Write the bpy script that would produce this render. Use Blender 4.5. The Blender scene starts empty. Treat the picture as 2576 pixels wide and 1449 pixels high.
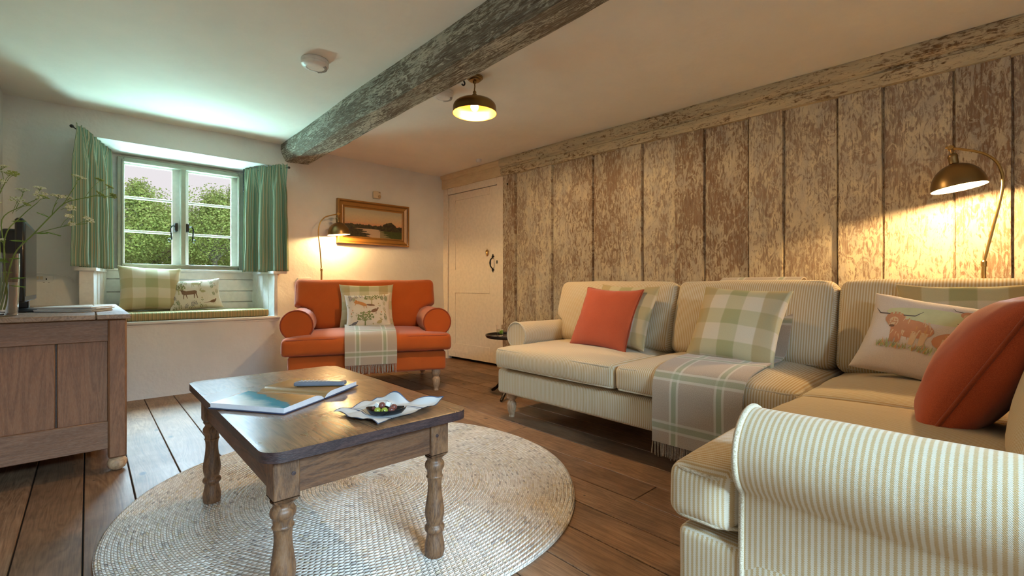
import bpy, bmesh, math, random
from mathutils import Vector, Matrix, noise
R = math.radians
random.seed(7)
COL = bpy.context.scene.collection

# ------------------------------------------------------------------ helpers
def C(r, g, b, a=1.0):
    f = lambda c: (c/12.92 if c <= 0.04045 else ((c+0.055)/1.055)**2.4)
    return (f(r/255), f(g/255), f(b/255), a)

def root_of(o):
    while o.parent: o = o.parent
    return o

def tag(o, label=None, cat=None, group=None, kind=None):
    if label: o['label'] = label
    if cat: o['category'] = cat
    if group: o['group'] = group
    if kind: o['kind'] = kind
    return o

def thing(name, label, cat, loc=(0, 0, 0), rz=0.0, group=None, kind=None):
    o = bpy.data.objects.new(name, None); COL.objects.link(o)
    o.empty_display_size = 0.05
    o.location = loc; o.rotation_euler = (0, 0, rz)
    return tag(o, label, cat, group, kind)

class MB:
    """collects shapes, links them as ONE mesh object"""
    def __init__(s): s.v = []; s.f = []; s.m = []; s.uv = []
    def add(s, verts, faces, mat=0, uvs=None, M=None):
        b = len(s.v); flip = False
        if M is not None:
            flip = M.determinant() < 0
            verts = [M @ Vector(p) for p in verts]
        s.v += [tuple(p) for p in verts]
        for i, f in enumerate(faces):
            ff = [b+k for k in f]; uu = list(uvs[i]) if uvs else [(0.0, 0.0)]*len(f)
            if flip: ff.reverse(); uu.reverse()
            s.f.append(ff); s.uv.append(uu)
            s.m.append(mat if not isinstance(mat, (list, tuple)) else mat[i])
        return s
    def build(s, name, mats, parent=None, origin=None, smooth=True, angle=40, local=False):
        me = bpy.data.meshes.new(name)
        off = Vector((0, 0, 0))
        if not local:
            if parent is not None: off = Vector(root_of(parent).location)
            elif origin is not None: off = Vector(origin)
        me.from_pydata([tuple(Vector(p)-off) for p in s.v], [], s.f)
        if not isinstance(mats, (list, tuple)): mats = [mats]
        for m in mats: me.materials.append(m)
        me.polygons.foreach_set('material_index', s.m)
        uvl = me.uv_layers.new(name='UVMap')
        flat = [c for f in s.uv for p in f for c in p]
        uvl.data.foreach_set('uv', flat)
        if smooth:
            me.polygons.foreach_set('use_smooth', [True]*len(me.polygons))
            if angle < 180: me.set_sharp_from_angle(angle=R(angle))
        me.update()
        o = bpy.data.objects.new(name, me); COL.objects.link(o)
        if parent is not None: o.parent = parent
        elif origin is not None: o.location = origin
        return o

def Mx(loc=(0, 0, 0), rx=0, ry=0, rz=0, sc=(1, 1, 1)):
    return (Matrix.Translation(loc) @ Matrix.Rotation(rz, 4, 'Z') @ Matrix.Rotation(ry, 4, 'Y')
            @ Matrix.Rotation(rx, 4, 'X') @ Matrix.Diagonal((*sc, 1)))

def axes(lx, ly, lz, loc=(0, 0, 0)):
    m = Matrix.Identity(4)
    for i, a in enumerate((lx, ly, lz)):
        for j in range(3): m[j][i] = a[j]
    for j in range(3): m[j][3] = loc[j]
    return m

def softbox(mb, half, r, crown=(0, 0, 0, 0), n=(8, 8, 4), u='y', sideu='x', M=None, mat=0, wr=0.0, deform=None, seed=0, uvs_scale=1):
    """rounded box centred on 0; crown = outward bulge of x sides, y sides, top, bottom"""
    hx, hy, hz = half
    def axis(h, k):
        r_ = min(r, h*0.999)
        a = [-h, -h+.12*r_, -h+.35*r_, -h+.65*r_, -h+r_]
        inner = [-(h-r_) + 2*(h-r_)*i/k for i in range(1, k)]
        return a+inner+[-x for x in reversed(a)]
    ax = [axis(hx, n[0]), axis(hy, n[1]), axis(hz, n[2])]
    idx = {}; V = []; F = []; U = []
    H = (hx, hy, hz)
    def vert(c):
        key = tuple(round(x, 5) for x in c)
        if key in idx: return idx[key]
        inn = [max(-(H[i]-min(r, H[i]*.999)), min(H[i]-min(r, H[i]*.999), c[i])) for i in range(3)]
        d = Vector([c[i]-inn[i] for i in range(3)])
        if d.length > 1e-9: d = d.normalized()*min(r, min(H)*.999)
        p = Vector(inn)+d
        fx = 1-(p.x/hx)**2; fy = 1-(p.y/hy)**2; fz = 1-(p.z/hz)**2
        q = p.copy()
        q.x += crown[0]*(p.x/hx)*fy*fz; q.y += crown[1]*(p.y/hy)*fx*fz
        if p.z > 0: q.z += crown[2]*(p.z/hz)*(max(fx, 0)**.6)*(max(fy, 0)**.6)
        else: q.z += crown[3]*(p.z/hz)*(max(fx, 0)**.6)*(max(fy, 0)**.6)
        if wr:
            w = noise.noise_vector(p*5+Vector((seed*7.3, seed*3.1, 0)))
            w2 = noise.noise_vector(p*14+Vector((seed*2.3, 5, seed)))
            q += w*wr+w2*wr*.35
        if deform: q = Vector(deform(q))
        idx[key] = len(V); V.append(q); return idx[key]
    def grid(a, b, fixed, sgn):
        A, B = ax[a], ax[b]
        for i in range(len(A)-1):
            for j in range(len(B)-1):
                cs = []
                for (ii, jj) in ((i, j), (i+1, j), (i+1, j+1), (i, j+1)):
                    c = [0, 0, 0]; c[a] = A[ii]; c[b] = B[jj]; c[fixed] = sgn*H[fixed]
                    cs.append(c)
                if sgn < 0: cs.reverse()
                ids = [vert(c) for c in cs]
                F.append(ids)
                uu = []
                for k in ids:
                    p = V[k]
                    if fixed == 2: uu.append((p.y, p.x) if u == 'y' else (p.x, p.y))
                    elif fixed == 0: uu.append((p.y, p.z) if u == 'y' or sideu == 'x' else (p.z, p.y))
                    else: uu.append((p.x, p.z) if sideu == 'x' else (p.z, p.x))
                U.append(uu)
    grid(0, 1, 2, 1); grid(0, 1, 2, -1)
    grid(1, 2, 0, 1); grid(1, 2, 0, -1)
    grid(2, 0, 1, 1); grid(2, 0, 1, -1)
    mb.add(V, F, mat, U, M)
    return mb

def rrect(hx, hy, r, k=6, n=12):
    """closed rounded-rectangle path"""
    pts = []
    for (sx, sy, a0) in ((1, 1, 0), (-1, 1, 90), (-1, -1, 180), (1, -1, 270)):
        for i in range(k+1):
            a = R(a0+90*i/k)
            pts.append((sx*(hx-r)+r*math.cos(a), sy*(hy-r)+r*math.sin(a)))
    out = []
    for i in range(len(pts)):
        a, b = pts[i], pts[(i+1) % len(pts)]
        d = math.dist(a, b); m = max(1, int(d/(2*max(hx, hy)/n)))
        for j in range(m): out.append((a[0]+(b[0]-a[0])*j/m, a[1]+(b[1]-a[1])*j/m))
    return out

def tube(mb, pts, rad, n=8, closed=False, mat=0, M=None, caps=True):
    pts = [Vector(p) for p in pts]; L = len(pts)
    rads = rad if isinstance(rad, (list, tuple)) else [rad]*L
    T = []
    for i in range(L):
        if closed: t = pts[(i+1) % L]-pts[i-1]
        else: t = pts[min(i+1, L-1)]-pts[max(i-1, 0)]
        T.append(t.normalized() if t.length > 1e-9 else Vector((0, 0, 1)))
    nrm = T[0].orthogonal().normalized()
    V = []; F = []; U = []; s = 0
    ss = []
    for i in range(L):
        if i:
            nrm = (nrm-T[i]*nrm.dot(T[i]))
            nrm = nrm.normalized() if nrm.length > 1e-6 else T[i].orthogonal().normalized()
            s += (pts[i]-pts[i-1]).length
        ss.append(s)
        b = T[i].cross(nrm)
        for k in range(n):
            a = 2*math.pi*k/n
            V.append(pts[i]+(nrm*math.cos(a)+b*math.sin(a))*rads[i])
    m = L if closed else L-1
    for i in range(m):
        j = (i+1) % L
        s2 = ss[j] if j else s+(pts[0]-pts[-1]).length
        for k in range(n):
            k2 = (k+1) % n
            F.append([i*n+k, i*n+k2, j*n+k2, j*n+k])
            U.append([(ss[i], k/n), (ss[i], (k+1)/n), (s2, (k+1)/n), (s2, k/n)])
    if not closed and caps:
        F.append([k for k in range(n)][::-1]); U.append([(0, 0)]*n)
        F.append([(L-1)*n+k for k in range(n)]); U.append([(0, 0)]*n)
    mb.add(V, F, mat, U, M); return mb

def lathe(mb, prof, n=28, M=None, mat=0, cap=True):
    V = []; F = []; U = []
    L = len(prof)
    for (r, z) in prof:
        for k in range(n):
            a = 2*math.pi*k/n; V.append((r*math.cos(a), r*math.sin(a), z))
    for i in range(L-1):
        for k in range(n):
            k2 = (k+1) % n
            F.append([i*n+k, i*n+k2, (i+1)*n+k2, (i+1)*n+k])
            U.append([(k/n, prof[i][1]), ((k+1)/n, prof[i][1]), ((k+1)/n, prof[i+1][1]), (k/n, prof[i+1][1])])
    if cap:
        if prof[0][0] > 1e-6: F.append(list(range(n))[::-1]); U.append([(0, 0)]*n)
        if prof[-1][0] > 1e-6: F.append([(L-1)*n+k for k in range(n)]); U.append([(0, 0)]*n)
    mb.add(V, F, mat, U, M); return mb

def spline(prof, k=4):
    """catmull-rom through (r,z) points"""
    P = [prof[0]]+list(prof)+[prof[-1]]; out = []
    for i in range(1, len(P)-2):
        for j in range(k):
            t = j/k
            q = []
            for c in range(len(P[0])):
                p0, p1, p2, p3 = P[i-1][c], P[i][c], P[i+1][c], P[i+2][c]
                q.append(.5*((2*p1)+(-p0+p2)*t+(2*p0-5*p1+4*p2-p3)*t*t+(-p0+3*p1-3*p2+p3)*t**3))
            out.append(tuple(q))
    out.append(tuple(prof[-1])); return out

def box(mb, a, b, bev=0.0, mat=0, M=None, u='y'):
    """axis box from corner a to corner b, optional small bevel"""
    c = [(a[i]+b[i])/2 for i in range(3)]; h = [abs(b[i]-a[i])/2 for i in range(3)]
    M2 = Matrix.Translation(c); M2 = M @ M2 if M is not None else M2
    if bev > 0:
        hx, hy, hz = h; r = min(bev, min(h)*.9)
        V = []; F = []
        idx = {}
        def g(p):
            if p not in idx: idx[p] = len(V); V.append(p)
            return idx[p]
        def pt(sx, sy, sz, ax):
            q = [sx*hx, sy*hy, sz*hz]
            for i in range(3):
                if i != ax: q[i] -= (sx, sy, sz)[i]*r
            return tuple(q)
        S = (-1, 1)
        for ax in range(3):
            o = [i for i in range(3) if i != ax]
            for s in S:
                qs = []
                for (p, q) in ((-1, -1), (1, -1), (1, 1), (-1, 1)):
                    c3 = [0, 0, 0]; c3[ax] = s; c3[o[0]] = p; c3[o[1]] = q
                    qs.append(g(pt(*c3, ax)))
                if (s > 0) == (ax == 1): qs.reverse()
                F.append(qs)
        for ax in range(3):          # edges along ax
            o = [i for i in range(3) if i != ax]
            for p in S:
                for q in S:
                    def cc(t):
                        c3 = [0, 0, 0]; c3[ax] = t; c3[o[0]] = p; c3[o[1]] = q; return c3
                    qs = [g(pt(*cc(-1), o[0])), g(pt(*cc(1), o[0])), g(pt(*cc(1), o[1])), g(pt(*cc(-1), o[1]))]
                    e1 = Vector(V[qs[1]])-Vector(V[qs[0]]); e2 = Vector(V[qs[2]])-Vector(V[qs[1]])
                    nn = e1.cross(e2); cen = Vector(V[qs[0]])+Vector(V[qs[2]])
                    d = [0, 0, 0]; d[o[0]] = p; d[o[1]] = q
                    if nn.dot(Vector(d)) < 0: qs.reverse()
                    F.append(qs)
        for sx in S:
            for sy in S:
                for sz in S:
                    qs = [g(pt(sx, sy, sz, k)) for k in range(3)]
                    if sx*sy*sz < 0: qs.reverse()
                    F.append(qs)
    else:
        hx, hy, hz = h
        V = [(x*hx, y*hy, z*hz) for x in (-1, 1) for y in (-1, 1) for z in (-1, 1)]
        F = [[0, 1, 3, 2], [4, 6, 7, 5], [0, 4, 5, 1], [2, 3, 7, 6], [0, 2, 6, 4], [1, 5, 7, 3]]
    U = []
    for f in F:
        n_ = (Vector(V[f[1]])-Vector(V[f[0]])).cross(Vector(V[f[2]])-Vector(V[f[1]]))
        k = max(range(3), key=lambda i: abs(n_[i]))
        U.append([((V[i][1]+c[1], V[i][2]+c[2]) if k == 0 else (V[i][0]+c[0], V[i][2]+c[2]) if k == 1 else (V[i][0]+c[0], V[i][1]+c[1])) for i in f])
    mb.add(V, F, mat, U, M2); return mb

def prism(mb, poly, z0, z1, mat=0, M=None):
    """extrude a 2-D outline (ccw) from z0 to z1"""
    n = len(poly)
    V = [(x, y, z0) for x, y in poly]+[(x, y, z1) for x, y in poly]
    F = [list(range(n))[::-1], list(range(n, 2*n))]+[[i, (i+1) % n, n+(i+1) % n, n+i] for i in range(n)]
    U = [[(V[k][0], V[k][1]) for k in f] for f in F]
    mb.add(V, F, mat, U, M); return mb

def blob(mb, c, r, sc=(1, 1, 1), n=10, m=7, mat=0, M=None, seed=0, wr=0):
    V = []; F = []
    for j in range(m+1):
        th = math.pi*j/m
        for i in range(n):
            ph = 2*math.pi*i/n
            p = Vector((math.sin(th)*math.cos(ph), math.sin(th)*math.sin(ph), math.cos(th)))
            k = 1+(wr*noise.noise(p*1.7+Vector((seed, 0, 0))) if wr else 0)
            V.append((c[0]+p.x*r*sc[0]*k, c[1]+p.y*r*sc[1]*k, c[2]+p.z*r*sc[2]*k))
    for j in range(m):
        for i in range(n):
            i2 = (i+1) % n; F.append([j*n+i, (j+1)*n+i, (j+1)*n+i2, j*n+i2])
    mb.add(V, F, mat, None, M); return mb

# ------------------------------------------------------------------ materials
def newmat(name, rough=.6, metal=0.0, col=None, spec=None):
    m = bpy.data.materials.new(name); m.use_nodes = True
    nt = m.node_tree; b = nt.nodes['Principled BSDF']
    b.inputs['Roughness'].default_value = rough; b.inputs['Metallic'].default_value = metal
    if col: b.inputs['Base Color'].default_value = col
    if spec is not None: b.inputs['Specular IOR Level'].default_value = spec
    return m, nt, b
def N(nt, t, ins=None, **pr):
    n = nt.nodes.new(t)
    for k, v in pr.items(): setattr(n, k, v)
    for k, v in (ins or {}).items():
        if isinstance(v, bpy.types.NodeSocket): nt.links.new(v, n.inputs[k])
        else: n.inputs[k].default_value = v
    return n
def MA(nt, op, a, b=None, c=None, clamp=False):
    i = {0: a}
    if b is not None: i[1] = b
    if c is not None: i[2] = c
    return N(nt, 'ShaderNodeMath', i, operation=op, use_clamp=clamp).outputs[0]
def MIX(nt, f, a, b, bt='MIX'):
    return N(nt, 'ShaderNodeMix', {0: f, 6: a, 7: b}, data_type='RGBA', blend_type=bt).outputs[2]
def RAMP(nt, f, stops, interp='LINEAR'):
    n = N(nt, 'ShaderNodeValToRGB', {0: f}); cr = n.color_ramp; cr.interpolation = interp
    while len(cr.elements) < len(stops): cr.elements.new(.5)
    for e, (p, c) in zip(cr.elements, stops):
        e.position = p; e.color = c if isinstance(c, tuple) else (c, c, c, 1)
    return n.outputs[0]
def COORD(nt, kind='Object'): return N(nt, 'ShaderNodeTexCoord').outputs[kind]
def MAPP(nt, v, scale=(1, 1, 1), loc=(0, 0, 0), rot=(0, 0, 0)):
    return N(nt, 'ShaderNodeMapping', {'Vector': v, 'Scale': scale, 'Location': loc, 'Rotation': rot}).outputs[0]
def NOISE(nt, v, scale, det=4, rough=.55, dist=0.0, out='Fac'):
    return N(nt, 'ShaderNodeTexNoise', {'Vector': v, 'Scale': scale, 'Detail': det, 'Roughness': rough, 'Distortion': dist}).outputs[out]
def BUMP(nt, b, h, strength=.3, dist=.01, nrm=None):
    i = {'Height': h, 'Strength': strength, 'Distance': dist}
    if nrm is not None: i['Normal'] = nrm
    o = N(nt, 'ShaderNodeBump', i).outputs[0]
    nt.links.new(o, b.inputs['Normal']); return o
def SEP(nt, v): return N(nt, 'ShaderNodeSeparateXYZ', {0: v}).outputs
def COMB(nt, x, y, z): return N(nt, 'ShaderNodeCombineXYZ', {0: x, 1: y, 2: z}).outputs[0]
def setc(nt, b, s): nt.links.new(s, b.inputs['Base Color'])

def m_plaster(name, col, bump=.35, var=.05):
    m, nt, b = newmat(name, .9, spec=.2)
    co = COORD(nt)
    n1 = NOISE(nt, co, 2.2, 5, .6); n2 = NOISE(nt, co, 14, 4, .6)
    d = tuple(c*(1-var*2) for c in col[:3])+(1,)
    setc(nt, b, MIX(nt, RAMP(nt, n1, [(.35, 0.0), (.7, 1.0)]), col, d))
    h = MA(nt, 'ADD', MA(nt, 'MULTIPLY', n1, 3.0), MA(nt, 'MULTIPLY', n2, .35))
    BUMP(nt, b, h, bump, .02)
    return m

def m_wood(name, dark, light, scale=(12, 1.2, 12), rough=.45, bump=.15, knots=True, src='Object', contrast=(.3, .7), coat=0, dust=0.0, dustcol=(.5, .45, .4, 1)):
    m, nt, b = newmat(name, rough)
    co = MAPP(nt, COORD(nt, src), scale)
    big = NOISE(nt, co, 1.0, 3, .5, 1.2)
    rings = MA(nt, 'FRACT', MA(nt, 'MULTIPLY', big, 7.0))
    rings = MA(nt, 'ABSOLUTE', MA(nt, 'SUBTRACT', rings, .5))
    fine = NOISE(nt, MAPP(nt, co, (6, 1.2, 6)), 6.0, 4, .65)
    f = MA(nt, 'ADD', MA(nt, 'MULTIPLY', rings, .75), MA(nt, 'MULTIPLY', fine, .75))
    c = RAMP(nt, f, [(contrast[0], dark), (contrast[1], light)])
    bl = NOISE(nt, COORD(nt, src), 5.0, 4, .6)
    c = MIX(nt, RAMP(nt, bl, [(.3, .0), (.75, .45)]), c, dark)
    if dust: c = MIX(nt, MA(nt, 'MULTIPLY', RAMP(nt, NOISE(nt, MAPP(nt, co, (8, 1, 8)), 5, 5, .7), [(.45, 0.0), (.65, 1.0)]), dust), c, dustcol)
    setc(nt, b, c)
    b.inputs['Coat Weight'].default_value = coat; b.inputs['Coat Roughness'].default_value = .25
    nt.links.new(RAMP(nt, bl, [(.3, rough*.85), (.8, min(1, rough*1.25))]), b.inputs['Roughness'])
    BUMP(nt, b, fine, bump, .003)
    return m

def m_fabric(name, col, col2=None, weave=900, rough=.9, bump=.12, mott=.12, sheen=.2):
    m, nt, b = newmat(name, rough, spec=.15)
    co = COORD(nt)
    col2 = col2 or tuple(c*.72 for c in col[:3])+(1,)
    n = NOISE(nt, MAPP(nt, co, (weave, weave*.25, weave)), 1.0, 2, .5)
    n2 = NOISE(nt, co, 9, 3, .5)
    f = MA(nt, 'ADD', MA(nt, 'MULTIPLY', n, 1-mott), MA(nt, 'MULTIPLY', n2, mott))
    setc(nt, b, RAMP(nt, f, [(.32, col2), (.62, col)]))
    b.inputs['Sheen Weight'].default_value = sheen; b.inputs['Sheen Roughness'].default_value = .5
    BUMP(nt, b, n, bump, .0015)
    return m

def m_stripe(name, cream, tan, per=.0138, duty=.42):
    m, nt, b = newmat(name, .88, spec=.15)
    uv = SEP(nt, COORD(nt, 'UV'))
    jit = MA(nt, 'MULTIPLY', MA(nt, 'SINE', MA(nt, 'MULTIPLY', uv[1], 1500.0)), .0006)
    u = MA(nt, 'ADD', uv[0], jit)
    ph = MA(nt, 'ABSOLUTE', MA(nt, 'SUBTRACT', MA(nt, 'FRACT', MA(nt, 'MULTIPLY', u, 1/per)), .5))
    s = RAMP(nt, MA(nt, 'MULTIPLY', ph, 2.0), [(duty-.10, 1.0), (duty+.10, 0.0)])
    nz = NOISE(nt, COORD(nt), 700, 2, .5)
    s = MA(nt, 'MULTIPLY', s, RAMP(nt, nz, [(.3, .72), (.6, 1.0)]))
    setc(nt, b, MIX(nt, s, cream, tan))
    w = MA(nt, 'MULTIPLY', MA(nt, 'SINE', MA(nt, 'MULTIPLY', uv[0], 1900.0)), MA(nt, 'SINE', MA(nt, 'MULTIPLY', uv[1], 1900.0)))
    big = NOISE(nt, COORD(nt), 11, 3, .5)
    h = MA(nt, 'ADD', MA(nt, 'MULTIPLY', w, .12), MA(nt, 'MULTIPLY', big, 3.0))
    BUMP(nt, b, h, .35, .0035)
    b.inputs['Sheen Weight'].default_value = .15
    return m

def band(nt, x, per, lo, hi, soft=.01):
    """1 where fract(x/per) is in lo..hi"""
    f = MA(nt, 'FRACT', MA(nt, 'MULTIPLY', x, 1/per))
    return RAMP(nt, f, [(max(0, lo-soft), 0.0), (lo, 1.0), (hi, 1.0), (min(1, hi+soft), 0.0)])

def m_check(name, cell=.085):
    m, nt, b = newmat(name, .9, spec=.15)
    uv = SEP(nt, COORD(nt, 'UV'))
    a = band(nt, MA(nt, 'ADD', uv[0], 10.03), cell*2, .04, .5, .03)
    c = band(nt, MA(nt, 'ADD', uv[1], 10.02), cell*2, .04, .5, .03)
    t = band(nt, MA(nt, 'ADD', uv[0], 10.03), cell*4, .52, .75, .02)
    s = MA(nt, 'MULTIPLY', MA(nt, 'ADD', a, c), .5)
    col = RAMP(nt, s, [(0.0, C(218, 206, 184)), (.5, C(196, 188, 154)), (1.0, C(170, 168, 126))])
    col = MIX(nt, MA(nt, 'MULTIPLY', t, .45), col, C(192, 158, 118))
    n = NOISE(nt, MAPP(nt, COORD(nt, 'UV'), (1500, 300, 1)), 1, 2, .5)
    n2 = NOISE(nt, MAPP(nt, COORD(nt, 'UV'), (300, 1500, 1)), 1, 2, .5)
    nn = MA(nt, 'MULTIPLY', MA(nt, 'ADD', n, n2), .5)
    setc(nt, b, MIX(nt, RAMP(nt, nn, [(.35, .25), (.6, 0.0)]), col, C(110, 100, 78)))
    BUMP(nt, b, nn, .3, .0015)
    return m

def m_throw(name):
    m, nt, b = newmat(name, .95, spec=.1)
    uv = SEP(nt, COORD(nt, 'UV'))
    def lines(x, per, off):
        xx = MA(nt, 'ADD', x, 10.0*per+off)
        g = band(nt, xx, per, .42, .52, .012)
        w = MA(nt, 'ADD', band(nt, xx, per, .37, .41, .01), band(nt, xx, per, .53, .57, .01), clamp=True)
        return g, w
    g1, w1 = lines(uv[0], .21, .0); g2, w2 = lines(uv[1], .235, .07)
    n = NOISE(nt, COORD(nt, 'UV'), 420, 3, .6)
    base = RAMP(nt, n, [(.32, C(144, 128, 112)), (.68, C(190, 173, 154))])
    gr = MIX(nt, .75, base, C(140, 154, 122)); wt = C(204, 200, 184)
    c = MIX(nt, MA(nt, 'MULTIPLY', g1, .85), base, gr); c = MIX(nt, MA(nt, 'MULTIPLY', w1, .6), c, wt)
    c = MIX(nt, MA(nt, 'MULTIPLY', g2, .7), c, gr); c = MIX(nt, MA(nt, 'MULTIPLY', w2, .55), c, wt)
    setc(nt, b, c); BUMP(nt, b, n, .4, .002)
    b.inputs['Sheen Weight'].default_value = .3
    return m

def m_curtain(name):
    m, nt, b = newmat(name, .9, spec=.1)
    u = SEP(nt, COORD(nt, 'UV'))[0]
    f = MA(nt, 'FRACT', MA(nt, 'MULTIPLY', u, 1/.046))
    g = C(100, 142, 124); tn = C(176, 158, 122); wh = C(206, 212, 190); dg = C(88, 132, 106); pk = C(172, 128, 110)
    col = RAMP(nt, f, [(0, g), (.14, wh), (.19, tn), (.36, wh), (.40, dg), (.52, pk), (.56, g), (.72, wh), (.77, dg), (.90, tn), (.96, pk)], 'CONSTANT')
    setc(nt, b, col)
    BUMP(nt, b, NOISE(nt, COORD(nt), 500, 2), .15, .001)
    ts = N(nt, 'ShaderNodeBsdfTranslucent', {'Color': col})
    mx = N(nt, 'ShaderNodeMixShader', {0: .22, 1: b.outputs[0], 2: ts.outputs[0]})
    nt.links.new(mx.outputs[0], nt.nodes['Material Output'].inputs[0])
    return m

def m_bench(name):
    m, nt, b = newmat(name, .9, spec=.1)
    f = MA(nt, 'FRACT', MA(nt, 'MULTIPLY', SEP(nt, COORD(nt, 'UV'))[0], 1/.026))
    col = RAMP(nt, f, [(0, C(140, 136, 96)), (.3, C(196, 180, 138)), (.45, C(160, 132, 92)), (.6, C(180, 168, 124)), (.75, C(128, 128, 90)), (.92, C(206, 194, 156))], 'CONSTANT')
    setc(nt, b, col); return m

def m_distress(name, paint, paint2, wood, wood2, thr=.47, stretch=(2.4, 1.0, 2.4), src='UV', scale=5.0, rough=.75):
    """old brushed paint worn through to wood: marks have their own shape"""
    m, nt, b = newmat(name, rough, spec=.3)
    co = COORD(nt, src)
    cs = MAPP(nt, co, stretch)
    big = NOISE(nt, cs, scale*.35, 3, .55, .4)
    n1 = NOISE(nt, cs, scale*1.5, 7, .66, 2.6)
    n2 = NOISE(nt, MAPP(nt, co, (stretch[0]*3, stretch[1]*.9, stretch[2]*3)), scale*2.2, 6, .7, .7)
    n3 = NOISE(nt, MAPP(nt, co, (stretch[0]*10, stretch[1], stretch[2]*10)), scale, 3, .6)
    s = MA(nt, 'ADD', MA(nt, 'MULTIPLY', n1, .50), MA(nt, 'ADD', MA(nt, 'MULTIPLY', n2, .34), MA(nt, 'MULTIPLY', big, .30)))
    mask = RAMP(nt, s, [(thr+.07, 0.0), (thr+.13, 1.0)])
    wd = MIX(nt, RAMP(nt, n3, [(.35, 0.0), (.65, 1.0)]), wood, wood2)
    pt = MIX(nt, RAMP(nt, NOISE(nt, cs, scale*.9, 5, .6), [(.4, 0.0), (.62, 1.0)]), paint, paint2)
    haze = MIX(nt, .38, wd, paint2)
    wd = MIX(nt, RAMP(nt, n2, [(.42, 0.0), (.6, 1.0)]), wd, haze)
    setc(nt, b, MIX(nt, mask, wd, pt))
    h = MA(nt, 'ADD', MA(nt, 'MULTIPLY', mask, .6), MA(nt, 'ADD', MA(nt, 'MULTIPLY', n1, 1.6), n3))
    BUMP(nt, b, h, .55, .006)
    return m

def m_floor(name):
    m, nt, b = newmat(name, .48, spec=.38)
    co = COORD(nt, 'UV'); xyz = SEP(nt, co)
    bid = MA(nt, 'FLOOR', MA(nt, 'MULTIPLY', xyz[0], .2))
    rnd = N(nt, 'ShaderNodeTexWhiteNoise', {'W': bid}, noise_dimensions='1D').outputs['Value']
    v = COMB(nt, MA(nt, 'MULTIPLY', xyz[0], 9.0), MA(nt, 'ADD', MA(nt, 'MULTIPLY', xyz[1], .9), MA(nt, 'MULTIPLY', rnd, 30.0)), MA(nt, 'MULTIPLY', rnd, 9.0))
    big = NOISE(nt, v, 1.1, 3, .5, 1.5)
    rings = MA(nt, 'ABSOLUTE', MA(nt, 'SUBTRACT', MA(nt, 'FRACT', MA(nt, 'MULTIPLY', big, 8.0)), .5))
    fine = NOISE(nt, MAPP(nt, v, (7, 2, 1)), 4, 4, .65)
    f = MA(nt, 'ADD', MA(nt, 'MULTIPLY', rings, .6), MA(nt, 'MULTIPLY', fine, .8))
    c = RAMP(nt, f, [(.25, C(104, 76, 56)), (.55, C(146, 112, 84)), (.85, C(170, 136, 106))])
    c = MIX(nt, MA(nt, 'MULTIPLY', rnd, .45), c, C(96, 68, 48))
    wear = NOISE(nt, co, 2.6, 5, .62)
    c = MIX(nt, RAMP(nt, wear, [(.42, 0.0), (.68, .55)]), c, C(70, 52, 40))
    vor = N(nt, 'ShaderNodeTexVoronoi', {'Vector': COMB(nt, MA(nt, 'MULTIPLY', xyz[0], 5.7), MA(nt, 'MULTIPLY', xyz[1], 3.2), rnd), 'Scale': 1.0}).outputs['Distance']
    c = MIX(nt, RAMP(nt, vor, [(.05, .85), (.10, 0.0)]), c, C(40, 26, 18))
    vor2 = N(nt, 'ShaderNodeTexVoronoi', {'Vector': co, 'Scale': 9.0}).outputs['Distance']
    c = MIX(nt, RAMP(nt, vor2, [(.035, .8), (.06, 0.0)]), c, C(30, 22, 18))
    setc(nt, b, c)
    nt.links.new(RAMP(nt, wear, [(.3, .40), (.75, .58)]), b.inputs['Roughness'])
    BUMP(nt, b, f, .12, .003)
    return m

def m_rug(name, cx, cy, w=.0165, pitch=.019):
    m, nt, b = newmat(name, .95, spec=.1)
    xyz = SEP(nt, COORD(nt))
    r = MA(nt, 'SQRT', MA(nt, 'ADD', MA(nt, 'MULTIPLY', xyz[0], xyz[0]), MA(nt, 'MULTIPLY', xyz[1], xyz[1])))
    th = MA(nt, 'ARCTAN2', xyz[1], xyz[0])
    rr = MA(nt, 'SUBTRACT', MA(nt, 'MULTIPLY', r, 1/w), MA(nt, 'MULTIPLY', th, 1/(2*math.pi)))   # one turn of the spiral per ring
    ring = MA(nt, 'FLOOR', rr); fr = MA(nt, 'FRACT', rr)
    half = MA(nt, 'FLOOR', MA(nt, 'MULTIPLY', fr, 2.0))
    ang = MA(nt, 'MULTIPLY', th, MA(nt, 'MULTIPLY', MA(nt, 'ADD', ring, .5), w/pitch))
    ph = MA(nt, 'ADD', ang, MA(nt, 'ADD', MA(nt, 'MULTIPLY', half, .5), MA(nt, 'MULTIPLY', fr, .9)))
    bead = MA(nt, 'FLOOR', ph); fb = MA(nt, 'FRACT', ph)
    s1 = MA(nt, 'SINE', MA(nt, 'MULTIPLY', fb, math.pi))
    s2 = MA(nt, 'SINE', MA(nt, 'MULTIPLY', MA(nt, 'FRACT', MA(nt, 'MULTIPLY', fr, 2.0)), math.pi))
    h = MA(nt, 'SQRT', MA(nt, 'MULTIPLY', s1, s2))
    rnd = N(nt, 'ShaderNodeTexWhiteNoise', {'Vector': COMB(nt, ring, bead, half)}, noise_dimensions='3D').outputs['Value']
    big = NOISE(nt, COORD(nt), 3.0, 3)
    col = RAMP(nt, rnd, [(0, C(168, 162, 160)), (.08, C(212, 203, 194)), (.45, C(228, 220, 211)), (.85, C(240, 235, 228)), (1, C(212, 196, 168))])
    col = MIX(nt, RAMP(nt, h, [(.0, .6), (.40, 0.0)]), col, C(172, 152, 130))  # painted shade in the grooves between the beads
    col = MIX(nt, RAMP(nt, big, [(.35, 0.0), (.75, .3)]), col, C(206, 178, 140))
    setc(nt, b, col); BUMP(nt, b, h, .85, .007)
    return m

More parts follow.
